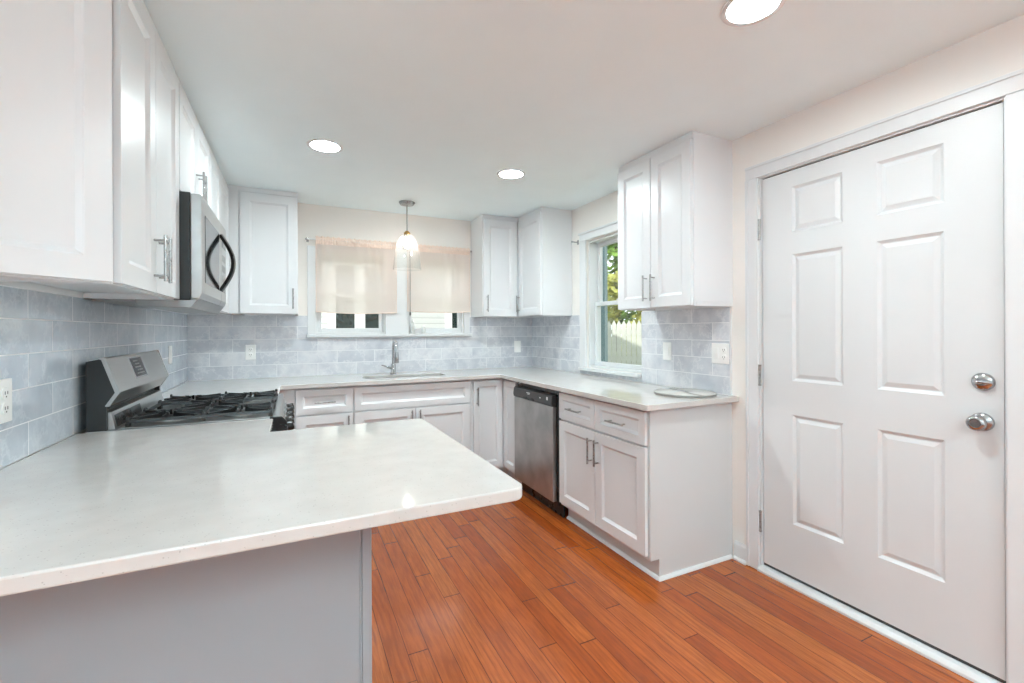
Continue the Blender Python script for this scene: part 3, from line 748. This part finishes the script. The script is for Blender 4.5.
# ------------------------------------------------------------------ marble board on the worktop
bm = BM(); lathe(bm, [(0, 0), (.162, 0), (.168, .003), (.168, .009), (.164, .012), (0, .012)], seg=48)
o = mk('serving_board', bm, M['board'], smooth=True, loc=(2.050, 1.945, CT + .0005)); tag(o, 'round flat marble-look board lying on the worktop end near the door', 'board')
bm = BM(); lathe(bm, [(.1682, .0005), (.1715, .002), (.1715, .010), (.1682, .0125)], seg=48, closed=True); rim = mk('rim', bm, pm('grey_board_edge', '#8C8A86', .35, var=.1), o, smooth=True); rim['label'] = 'grey rim of the board'

# ------------------------------------------------------------------ entry door
dx = XR + .012
r = thing('door_1', (XR + .012, .689, .047), 'white six-panel entry door with satin knob and deadbolt', 'door', 0, kind='structure')
b = BM(); DW, DH = 1.600 - .689, 2.086 - .047
# local: x along -Y after -90 rotation; local x=0 at hinge (Y=1.6)
xs = [.157, .391, .525, .748]; zs = [.263, .812, .983, 1.618, 1.728, 1.958]
steps = [(.004, .004), (.012, .010), (.016, .010), (.034, .003)]
panel_face(b, 0, DW, 0, DH, xs, zs, {(1, 1), (3, 1), (1, 3), (3, 3), (1, 5), (3, 5)}, steps, y=0, thick=.044)
slab = mk('door_slab', b, M['door'], r, loc=(0, 1.600 - .689, 0)); slab.rotation_euler = (0, 0, -PI / 2)
b = BM(); box(b, .008, .012, -.0135, .9125, 2.0395, 2.0445); box(b, .008, .012, -.0045, -.0015, 0, 2.039); box(b, .008, .012, .9125, .9155, 0, 2.039); box(b, .008, .012, -.0045, .9155, -.0165, -.0006)
mk('weatherstrip_and_gap_shade', b, M['slot'], r)  # black seal, with dark strips standing in for shade in the door gaps
def rose(name, prof, yy, zz, mat):
    b = BM(); lathe(b, prof, (-.0005, yy - .689, zz - .047), (-1, 0, 0), 32); return mk(name, b, mat, r, smooth=True)
kb = rose('door_knob', [(0, 0), (.033, 0), (.033, .004), (.028, .010), (.014, .014), (.012, .028), (.020, .034), (.027, .044), (.027, .056), (.022, .062), (.016, .063), (.014, .060), (0, .060)], .745, .950, M['satin'])
db = rose('deadbolt', [(0, 0), (.032, 0), (.032, .005), (.026, .013), (.012, .016), (0, .016)], .742, 1.096, M['satin'])
b = BM(); tube(b, [(-.016, .742 - .689 - .022, 1.096 - .047), (-.024, .742 - .689 - .012, 1.096 - .047), (-.026, .742 - .689, 1.096 - .047), (-.024, .742 - .689 + .012, 1.096 - .047), (-.016, .742 - .689 + .022, 1.096 - .047)], [.004, .006, .007, .006, .004], 10)
t_ = mk('thumb_turn', b, M['satin'], db, smooth=True)
for zz in (1.82, 1.045, .267):
    b = BM(); tube(b, [(-.016, 1.608 - .689, zz - .047 - .05), (-.016, 1.608 - .689, zz - .047 + .05)], .0065, 10)
    for q in (-.052, .052): lathe(b, [(0, -.004), (.008, -.004), (.008, .004), (0, .004)], (-.016, 1.608 - .689, zz - .047 + q), seg=10)
    mk('hinge', b, M['hinge'], r, smooth=True)
# jambs, casing, threshold
bm = BM(); CW = .066
for y0, y1 in ((DRY1 - .004, DRY1 + CW), (DRY0 - CW, DRY0 + .004)):
    box(bm, XR - .014, XR - .0005, y0, y1, 0.002, DRZ - .0045)
    box(bm, XR - .019, XR - .0145, y1 - .016 if y1 > 1 else y0, y1 if y1 > 1 else y0 + .016, 0.002, DRZ - .0045)
box(bm, XR - .014, XR - .0005, DRY0 - CW, DRY1 + CW, DRZ - .004, DRZ + CW)
box(bm, XR - .019, XR - .0145, DRY0 - CW, DRY1 + CW, DRZ + CW - .016, DRZ + CW)
struct('trim_2', bm, M['trim'], 'white casing around the entry door', 'door casing', bevel=.003)
bm = BM()
box(bm, XR + .001, XR + TW - .001, DRY1 - .012, DRY1 - .0005, .03, DRZ - .001); box(bm, XR + .001, XR + TW - .001, DRY0 + .0005, DRY0 + .012, .03, DRZ - .001); box(bm, XR + .001, XR + TW - .001, DRY0 + .0125, DRY1 - .0125, DRZ - .011, DRZ - .001)
box(bm, XR + .06, XR + .075, DRY0 + .0125, DRY0 + .025, .03, DRZ - .0115); box(bm, XR + .06, XR + .075, DRY1 - .025, DRY1 - .0125, .03, DRZ - .0115)
struct('trim_3', bm, M['trim'], 'white jamb lining the entry door opening', 'door jamb')
bm = BM(); prism(bm, [(XR - .018, 0.001), (XR - .018, .012), (XR - .006, .028), (XR + .008, .030), (XR + TW, .030), (XR + TW, .001)], 'y', DRY0 + .001, DRY1 - .001)
struct('door_threshold', bm, M['trim'], 'scuffed white threshold strip under the entry door', 'threshold')
# baseboards
for y0, y1, lb in ((DRY1 + CW + .0005, YE - .018, 'short white baseboard between the end base and door casing'), (DYB + .01, DRY0 - CW - .0005, 'white baseboard on the door wall towards the dining end')):
    bm = BM(); prism(bm, [(XR - .0005, .0), (XR - .026, 0), (XR - .025, .010), (XR - .02, .015), (XR - .013, .018), (XR - .013, .085), (XR - .006, .1), (XR - .0005, .1)], 'y', y0, y1)
    struct('baseboard_right', bm, M['trim'], lb, 'baseboard')

# ------------------------------------------------------------------ windows
def sash_window(name, axis, a0, a1, z0, z1, wall, depth, label, so=0.0):
    """double-hung window in a hole; axis 'x' (back wall, faces -y) or 'y' (right wall, faces -x); wall = inner face"""
    r = thing(name, (0, 0, 0), label, 'window', kind='structure')
    zm = (z0 + z1) / 2
    def bx(b, p0, p1, d0, d1, q0, q1):
        if axis == 'x': box(b, p0, p1, wall + d0, wall + d1, q0, q1)
        else: box(b, wall + d0, wall + d1, p0, p1, q0, q1)
    def frame(b, p0, p1, q0, q1, d0, d1, s, sb=None, st=None):
        sb = sb or s; st = st or s
        bx(b, p0, p0 + s, d0, d1, q0, q1); bx(b, p1 - s, p1, d0, d1, q0, q1)
        bx(b, p0 + s, p1 - s, d0, d1, q0, q0 + sb); bx(b, p0 + s, p1 - s, d0, d1, q1 - st, q1)
    e = .0008
    r.location = ((a0 + a1) / 2, wall, z0) if axis == 'x' else (wall, (a0 + a1) / 2, z0)
    b = BM(); frame(b, a0 + e, a1 - e, z0 + e, z1 - e, .02, depth, .016); mk('frame', b, M['trim'], r, world=True, bevel=.002)
    b = BM(); frame(b, a0 + .017, a1 - .017, z0 + .017, zm + .016, .045 + so, .075 + so, .03, .035, .032); s1 = mk('lower_sash', b, M['trim'], r, world=True, bevel=.003)
    b = BM(); frame(b, a0 + .017, a1 - .017, zm - .016, z1 - .017, .080 + so, .110 + so, .03, .032, .03); s2 = mk('upper_sash', b, M['trim'], r, world=True, bevel=.003)
    b = BM(); bx(b, a0 + .045, a1 - .045, so + .058, so + .062, z0 + .05, zm - .014); t = mk('pane', b, M['glass'], s1); t.data.transform(Matrix.Translation(-r.location))
    b = BM(); bx(b, a0 + .045, a1 - .045, so + .093, so + .097, zm + .014, z1 - .045); t = mk('pane', b, M['glass'], s2); t.data.transform(Matrix.Translation(-r.location))
    return r
sash_window('window_1', 'x', *WA, WZ0, WZ1, YB, TW - .002, 'left sink window behind a cream shade')
sash_window('window_2', 'x', *WBW, WZ0, WZ1, YB, TW - .002, 'right sink window behind a cream shade')
wr = sash_window('window_3', 'y', *RW, XR, TW - .002, 'tall window on the door wall looking onto a picket fence', .026)
b = BM(); box(b, XR + .061, XR + .078, 2.84, 2.88, (RW[2] + RW[3]) / 2 + .018, (RW[2] + RW[3]) / 2 + .028); mk('sash_lock', b, M['trim'], wr, world=True)
# casing and sill on back wall
bm = BM(); c = .062
box(bm, WA[0] - c, WA[0] + .004, YB - .014, YB - .0005, WZ0 + .0005, WZ1 + c); box(bm, WBW[1] - .004, 1.545, YB - .014, YB - .0005, WZ0 + .0005, WZ1 + c)
box(bm, WA[1] - .004, WBW[0] + .004, YB - .016, YB - .0005, WZ0 + .0005, WZ1 - .001); box(bm, WA[0] + .0045, WBW[1] - .0045, YB - .014, YB - .0005, WZ1 - .0005, WZ1 + c)
struct('trim_4', bm, M['trim'], 'white casing around the pair of sink windows', 'window casing', bevel=.003)
bm = BM(); box(bm, WA[0] - c - .008, 1.553, YB - .055, YB - .0005, WZ0 - .026, WZ0)
struct('window_sill', bm, M['trim'], 'white sill shelf under the pair of sink windows', 'sill', bevel=.004)
# right window casing (far side and head) and sill
bm = BM()
box(bm, XR - .014, XR - .0005, RW[1] - .004, RW[1] + .085, RW[2] + .001, RW[3] + .004); box(bm, XR - .014, XR - .0005, RW[0] - .05, RW[1] + .085, RW[3] + .0045, RW[3] + .075)
box(bm, XR - .026, XR - .0145, RW[0] - .05, RW[1] + .09, RW[3] + .060, RW[3] + .078)
struct('trim_5', bm, M['trim'], 'white casing at the far side and head of the tall window', 'window casing', bevel=.003)
bm = BM(); box(bm, XR - .045, XR - .0005, RW[0] + .001, RW[1] + .065, RW[2] - .024, RW[2])
struct('window_sill', bm, M['trim'], 'white sill at the foot of the tall window', 'sill', bevel=.004)

# ------------------------------------------------------------------ shades, rods, cords
def shade(x0, x1, ztop, zbot, label, folds):
    r = thing('window_shade', ((x0 + x1) / 2, YB - .04, zbot), label, 'window shade', 0, None)
    b = BM(); nx, nz = 60, 30; V = []
    W = x1 - x0
    for i in range(nx + 1):
        row = []
        for j in range(nz + 1):
            u = i / nx; v = j / nz; z = zbot + (ztop - .035 - zbot) * v
            y = YB - .040 + .004 * math.sin(u * 40 + 3 * math.sin(u * 9)) * (v ** 2) + .003 * math.sin(u * 11 + 1) * (1 - v)
            zz = z - .012 * math.sin(PI * u) * (1 - v) ** 3
            row.append(b.verts.new((x0 + W * u, y, zz)))
        V.append(row)
    for i in range(nx):
        for j in range(nz): b.faces.new((V[i][j], V[i + 1][j], V[i + 1][j + 1], V[i][j + 1]))
    o = mk('fabric', b, M['sheer'], r, world=True, smooth=True)
    # gathered rod pocket and ruffle
    b = BM(); V = []; nx = 140
    prof = [(-.036, 0), (-.02, .003), (-.012, .012), (-.006, .016), (.006, .017), (.014, .012), (.018, .004), (.030, .001)]
    for i in range(nx + 1):
        u = i / nx; g = .0035 * math.sin(i * 1.9 + 2 * math.sin(i * .31))
        V.append([b.verts.new((x0 + W * u, YB - .042 - d - g, ztop + h + .004 * math.sin(i * .7) * (h > .02))) for h, d in prof])
    for i in range(nx):
        for j in range(len(prof) - 1): b.faces.new((V[i][j], V[i + 1][j], V[i + 1][j + 1], V[i][j + 1]))
    mk('rod_pocket', b, M['hem'], r, world=True, smooth=True)
    b = BM(); tube(b, [(x0 + W * k / 30, YB - .0445 + .003 * math.sin(k / 30 * 11 + 1), zbot - .012 * math.sin(PI * k / 30)) for k in range(31)], .004, 8); mk('hem', b, M['hem'], r, world=True, smooth=True)
    for xx in (x0 + .002, x1 - .002):
        b = BM(); tube(b, [(xx, YB - .0425, zbot), (xx, YB - .0425, ztop - .03)], .0025, 6); mk('side_hem', b, M['hem'], r, world=True)
    return r
shade(.166, .836, 2.055, 1.452, 'cream fabric shade on the left sink window, hanging almost to its foot', 1)
shade(.930, 1.535, 2.052, 1.470, 'cream fabric shade on the right sink window beside the pendant', 1)
def rod(x0, x1, z, label):
    r = thing('curtain_rod', (x0, YB - .042, z), label, 'curtain rod')
    b = BM(); tube(b, [(x0, YB - .052, z), (x1, YB - .052, z)], .005, 10); mk('rod', b, M['trim'], r, world=True, smooth=True)
    for xx in (x0, x1):
        b = BM(); lathe(b, [(0, -.009), (.009, -.006), (.009, .006), (0, .009)], (xx, YB - .052, z), (1, 0, 0), 12); mk('finial', b, M['nickel'], r, world=True, smooth=True)
        q = .012 if xx == x0 else -.012
        b = BM(); box(b, xx + q - .005, xx + q + .005, YB - .046, YB - .0006, z - .004, z + .004); box(b, xx + q - .009, xx + q + .009, YB - .004, YB - .0006, z - .02, z + .02); mk('bracket', b, M['nickel'], r, world=True)
rod(.094, .870, 2.055, 'slim curtain rod over the left sink window')
rod(.893, 1.545, 2.052, 'slim curtain rod over the right sink window')
bm = BM(); tube(bm, [(.951, YB - .066, 2.02), (.952, YB - .066, 1.7), (.951, YB - .066, 1.46)], .0022, 6); lathe(bm, [(0, 0), (.006, .004), (.006, .03), (0, .034)], (.951, YB - .066, 1.425), seg=10)
tag(mk('shade_cord', bm, M['slot']), 'thin grey pull cord hanging at the right shade', 'cord')
r = thing('curtain_bracket', (XR, 3.30, 2.05), 'small metal curtain bracket with stub at the tall window corner', 'bracket')
b = BM(); box(b, XR - .006, XR - .0006, 3.31, 3.33, 2.035, 2.075); mk('wall_plate', b, M['nickel'], r, world=True)
b = BM(); tube(b, [(XR - .006, 3.32, 2.055), (XR - .060, 3.32, 2.055)], .005, 8); lathe(b, [(0, -.008), (.008, -.005), (.008, .005), (0, .008)], (XR - .064, 3.32, 2.055), (1, 0, 0), 10); mk('stub', b, M['nickel'], r, world=True, smooth=True)

# soap bottles on the sill
for x, h, rr, lb in ((.985, .125, .03, 'taller pale bottle standing on the sill of the right sink window'), (1.085, .075, .03, 'shorter pale bottle right of the taller one on the window sill')):
    r = thing('bottle', (x, YB - .022, WZ0 + .0005), lb, 'bottle', 0, 'bottles on the window sill')
    b = BM(); lathe(b, [(0, 0), (rr * .6, 0), (rr * .66, .004), (rr * .66, h * .62), (rr * .4, h * .76), (rr * .26, h * .8), (rr * .26, h * .86), (0, h * .86)], seg=18); mk('body', b, M['soap'], r, smooth=True)
    b = BM(); lathe(b, [(0, h * .862), (rr * .33, h * .862), (rr * .33, h * .95), (rr * .2, h), (0, h)], seg=14); mk('cap', b, M['plate'], r, smooth=True)

# ------------------------------------------------------------------ outlets and switches
def plate(name, label, cat, loc, rot, w, h, kinds):
    """local: x along the wall, y=0 wall, faces -y"""
    r = thing(name, loc, label, cat, rot, 'white wall plates on the tile')
    b = BM(); box(b, -w / 2, w / 2, -.006, -.0003, -h / 2, h / 2); mk('cover_plate', b, M['plate'], r, bevel=.003)
    for cx, k in kinds:
        if k == 'outlet':
            for zc in (-.021, .021):
                b = BM(); lathe(b, [(0, 0), (.0165, 0), (.0165, .0025), (.015, .003), (0, .003)], (cx, -.0061, zc), (0, -1, 0), 20); so = mk('socket', b, M['plate'], r)
                b = BM()
                box(b, cx - .0075, cx - .005, -.0098, -.0092, zc - .003, zc + .006); box(b, cx + .005, cx + .0075, -.0098, -.0092, zc - .003, zc + .006); box(b, cx - .002, cx + .002, -.0098, -.0092, zc - .011, zc - .007)
                mk('slots', b, M['slot'], so)
        elif k == 'rocker':
            b = BM(); prism(b, [(-.0061, -.033), (-.0075, -.033), (-.0105, 0), (-.0085, .033), (-.0061, .033)], 'x', cx - .0165, cx + .0165); mk('rocker', b, M['plate'], r, bevel=.001)
        else:
            b = BM(); box(b, cx - .005, cx + .005, -.0125, -.0061, -.004, .012); mk('toggle', b, M['plate'], r, bevel=.001)
            b = BM()
            for zc in (-.04, .04): lathe(b, [(0, 0), (.003, 0), (.003, .001), (0, .001)], (cx, -.0061, zc), (0, -1, 0), 10)
            mk('screws', b, M['slot'], r)
    return r
plate('power_outlet', 'white outlet on the tile at the left photo edge above the peninsula', 'outlet', (XL + .009, 1.738, 1.10), PI / 2, .078, .122, [(0, 'outlet')])
plate('light_switch', 'white switch plate on the left wall tile beyond the stove', 'switch', (XL + .009, 3.62, 1.14), PI / 2, .075, .118, [(0, 'rocker')])
plate('power_outlet', 'white double outlet on the sink wall tile left of the windows', 'outlet', (-.312, YB - .009, 1.123), 0, .073, .118, [(0, 'outlet')])
plate('light_switch', 'white switch plate on the sink wall tile right of the windows', 'switch', (2.062, YB - .009, 1.122), 0, .075, .118, [(0, 'rocker')])
plate('light_switch', 'single white switch plate right of the tall window', 'switch', (XR - .009, 2.266, 1.147), -PI / 2, .075, .118, [(0, 'rocker')])
plate('light_switch', 'double white plate at the tile edge beside the entry door', 'switch', (XR - .009, 1.850, 1.150), -PI / 2, .118, .118, [(-.028, 'rocker'), (.028, 'outlet')])

# ------------------------------------------------------------------ ceiling lights
names = ['lit recessed ceiling light at the left, in front of the left back cabinet', 'small lit recessed ceiling light right of the pendant', 'large lit recessed ceiling light cut by the top photo edge',
         'added unseen recessed fill light behind the peninsula end', 'added unseen recessed fill light just behind the camera', 'added unseen recessed fill light on the door side', 'added unseen recessed fill light at the rear wall']
for (x, y), lb in zip(CANS, names):
    r = thing('ceiling_light', (x, y, ZC), lb, 'light', 0, 'recessed ceiling lights')
    b = BM(); lathe(b, [(.0785, -.0005), (.098, -.0005), (.097, -.004), (.088, -.006), (.0785, -.004)], seg=40, closed=True); mk('trim_ring', b, M['trim'], r, smooth=True)
    b = BM(); lathe(b, [(0, .0), (.078, .0), (.078, .004), (0, .004)], seg=32); mk('lens', b, M['lens'], r)
    b = BM(); lathe(b, [(.080, .005), (.080, .09), (0, .09), (0, .088), (.078, .088), (.078, .005)], seg=32, closed=False); mk('housing', b, M['trim'], r, smooth=True)

# uplight added out of view: brightens the kitchen by bouncing off the ceiling
r = thing('added_uplight', (-.3, -1.7, 0), 'added unseen uplight behind the camera filling the kitchen off the ceiling', 'lamp')
b = BM(); lathe(b, [(0, 0), (.14, 0), (.14, .012), (.03, .025), (.012, .035), (.012, 1.66), (0, 1.66)]); mk('pole', b, M['nickel'], r, smooth=True)
b = BM(); lathe(b, [(0, 1.66), (.05, 1.665), (.13, 1.71), (.17, 1.77), (.165, 1.77), (.125, 1.715), (.05, 1.672), (0, 1.668)]); mk('bowl', b, M['nickel'], r, smooth=True)
b = BM(); lathe(b, [(0, 1.755), (.150, 1.755), (.150, 1.752), (0, 1.752)]); mk('lens', b, M['uplens'], r)

# pendant
px, py = .852, 3.78
r = thing('pendant_light', (px, py, ZC), 'lit glass bell pendant hanging in front of the sink windows', 'light')
b = BM(); lathe(b, [(0, -.0005), (.065, -.0005), (.065, -.008), (.055, -.022), (.012, -.028), (0, -.028)], seg=32); mk('canopy', b, M['nickel'], r, smooth=True)
b = BM(); tube(b, [(0, 0, -.028), (0, 0, -.245)], .0055, 10); mk('rod', b, M['nickel'], r, smooth=True)
b = BM(); lathe(b, [(0, -.24), (.012, -.24), (.026, -.255), (.028, -.262), (.028, -.298), (.022, -.304), (0, -.304)], seg=24); mk('socket', b, M['brass'], r, smooth=True)
b = BM(); lathe(b, [(0, -.3045), (.013, -.306), (.015, -.32), (.022, -.342), (.024, -.356), (.020, -.374), (.010, -.383), (0, -.385)], seg=20); mk('bulb', b, M['bulb'], r, smooth=True)
b = BM()
gp = [(.030, -.272), (.044, -.276), (.066, -.30), (.086, -.345), (.098, -.41), (.107, -.49), (.116, -.56)]
lathe(b, gp + [(x_ - .003, z_) for x_, z_ in gp[::-1]], seg=40, closed=True); mk('glass_shade', b, M['pglass'], r, smooth=True)

# ------------------------------------------------------------------ outside
bm = BM(); vs = [bm.verts.new(p) for p in ((-30, -20, -.35), (XR + .3, -20, -.3), (10, -20, .45), (40, -20, .6), (-30, 40, -.3), (XR + .3, 40, -.3), (10, 40, .45), (40, 40, .6))]
for i in range(3): bm.faces.new((vs[i], vs[i + 1], vs[i + 5], vs[i + 4]))
struct('ground', bm, M['lawn'], 'patchy green lawn outside the tall window', 'lawn')
# unseen house roof, its edge shaped to throw the shade on the fence
bm = BM()
prism(bm, [(-3.6, 2.5), (-3.6, 2.7), (-2.9, 3.36), (3.95, 3.36), (4.5, 2.7), (4.5, 2.5)], 'x', DXL - .4, 2.70)
struct('house_roof', bm, M['roof'], 'unseen grey house roof above the kitchen, shaped to shade the fence', 'roof')
# picket fence
fo = Vector((math.sin(math.radians(39.5)), math.cos(math.radians(39.5)), 0)) * 10.5
r = thing('picket_fence', (fo.x, fo.y, .35), 'pale pointed picket fence in the yard beyond the tall window', 'fence', -math.radians(39.5))
b = BM(); prism(b, [(-.051, .0), (.051, .0), (.051, 1.06), (0, 1.165), (-.051, 1.06)], 'y', -.01, .01)
p0 = mk('picket', b, M['fence'], r); p0.location = (-1.3, 0, 0)
for k in range(1, 42):
    p = p0.copy(); COL.objects.link(p); p.parent = r; p.location = (-1.3 + k * .109, 0, random.uniform(-.01, .01))
for zz in (.25, .85):
    b = BM(); box(b, -1.35, 3.2, .011, .05, zz, zz + .09); mk('rail', b, M['fence'], r)
for k in range(3):
    b = BM(); box(b, -1.3 + k * 2.1, -1.2 + k * 2.1, .051, .15, -.3, 1.0); mk('post', b, M['fence'], r)
# teal outbuilding
az = math.radians(37.15); dd = 6.4
tp = Vector((math.sin(az), math.cos(az), 0)) * dd
r = thing('garden_shed', (tp.x, tp.y, 0), 'teal grey outbuilding wall at the left side of the tall window view', 'building', -math.radians(39.5))
b = BM(); box(b, -1.6, 0, 0, 1.5, -.2, 3.4); mk('wall', b, M['teal'], r)
b = BM(); box(b, -.10, .012, -.015, -.001, -.2, 3.4); mk('corner_board', b, M['teal'], r)
b = BM(); prism(b, [(-1.75, 3.401), (-.8, 4.1), (.1, 3.401)], 'y', -.1, 1.6); mk('roof', b, M['roof'], r)
# trees beyond the fence
def tree(x, y, z0, h, rad, mat, label, n, ls):
    r = thing('tree', (x, y, z0), label, 'tree', 0, 'trees beyond the fence')
    b = BM(); tube(b, [(0, 0, 0), (.05, .02, h * .35), (0, 0, h * .7)], [.14, .11, .05], 8); mk('trunk', b, M['bark'], r, smooth=True)
    b = BM(); cl = [(random.gauss(0, rad * .45), random.gauss(0, rad * .45), h * .62 + random.gauss(0, h * .2), rad * random.uniform(.35, .6)) for _ in range(16)]
    for i in range(n):
        cx, cy_, cz, cr = random.choice(cl); d = Vector((random.gauss(0, 1), random.gauss(0, 1), random.gauss(0, 1))).normalized() * cr * random.uniform(.6, 1)
        c = Vector((cx, cy_, cz)) + d; u = Vector((random.gauss(0, 1), random.gauss(0, 1), random.gauss(0, 1))).normalized(); v = u.orthogonal().normalized(); s = ls * random.uniform(.6, 1.3)
        b.faces.new([b.verts.new(q) for q in (c - u * s, c + v * s * .5, c + u * s, c - v * s * .5)])
    mk('foliage', b, mat, r)
def at(azd, d): a_ = math.radians(azd); return math.sin(a_) * d, math.cos(a_) * d
tree(*at(38.6, 18), .45, 7.5, 2.4, M['leafg'], 'tall bright green tree above the picket fence', 11000, .17)
tree(*at(42.3, 12.6), .45, 3.0, 1.2, M['leafy'], 'low yellow green bush just behind the picket fence', 7000, .11)
# neighbour house seen under the shades
NY = 9.0
r = thing('neighbour_house', (1.5, NY, -.3), 'white sided neighbouring house seen under the shades of the sink windows', 'house')
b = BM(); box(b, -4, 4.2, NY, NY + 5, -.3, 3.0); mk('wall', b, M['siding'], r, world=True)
b = BM(); prism(b, [(NY - .3, 3.001), (NY + 2.5, 4.0), (NY + 5.3, 3.001)], 'x', -4.3, 4.5); mk('roof', b, M['roof'], r, world=True)
for x0, x1 in ((.70, 1.03), (1.22, 1.52), (2.94, 3.14), (-2.2, -1.4)):
    b = BM()
    box(b, x0 - .14, x0, NY - .04, NY - .001, 1.26, 2.6); box(b, x1, x1 + .14 if not (x0 == .70) else x1 + .045, NY - .04, NY - .001, 1.26, 2.6)
    box(b, x0, x1, NY - .04, NY - .001, 2.5, 2.6); box(b, x0 - .14, x1 + .04, NY - .06, NY - .041, 1.22, 1.30)
    wf = mk('window', b, M['extwhite'], r, world=True)
    b = BM(); box(b, x0, x1, NY - .02, NY - .001, 1.30, 2.5); t_ = mk('pane', b, M['darkpane'], wf); t_.data.transform(Matrix.Translation(-r.location))
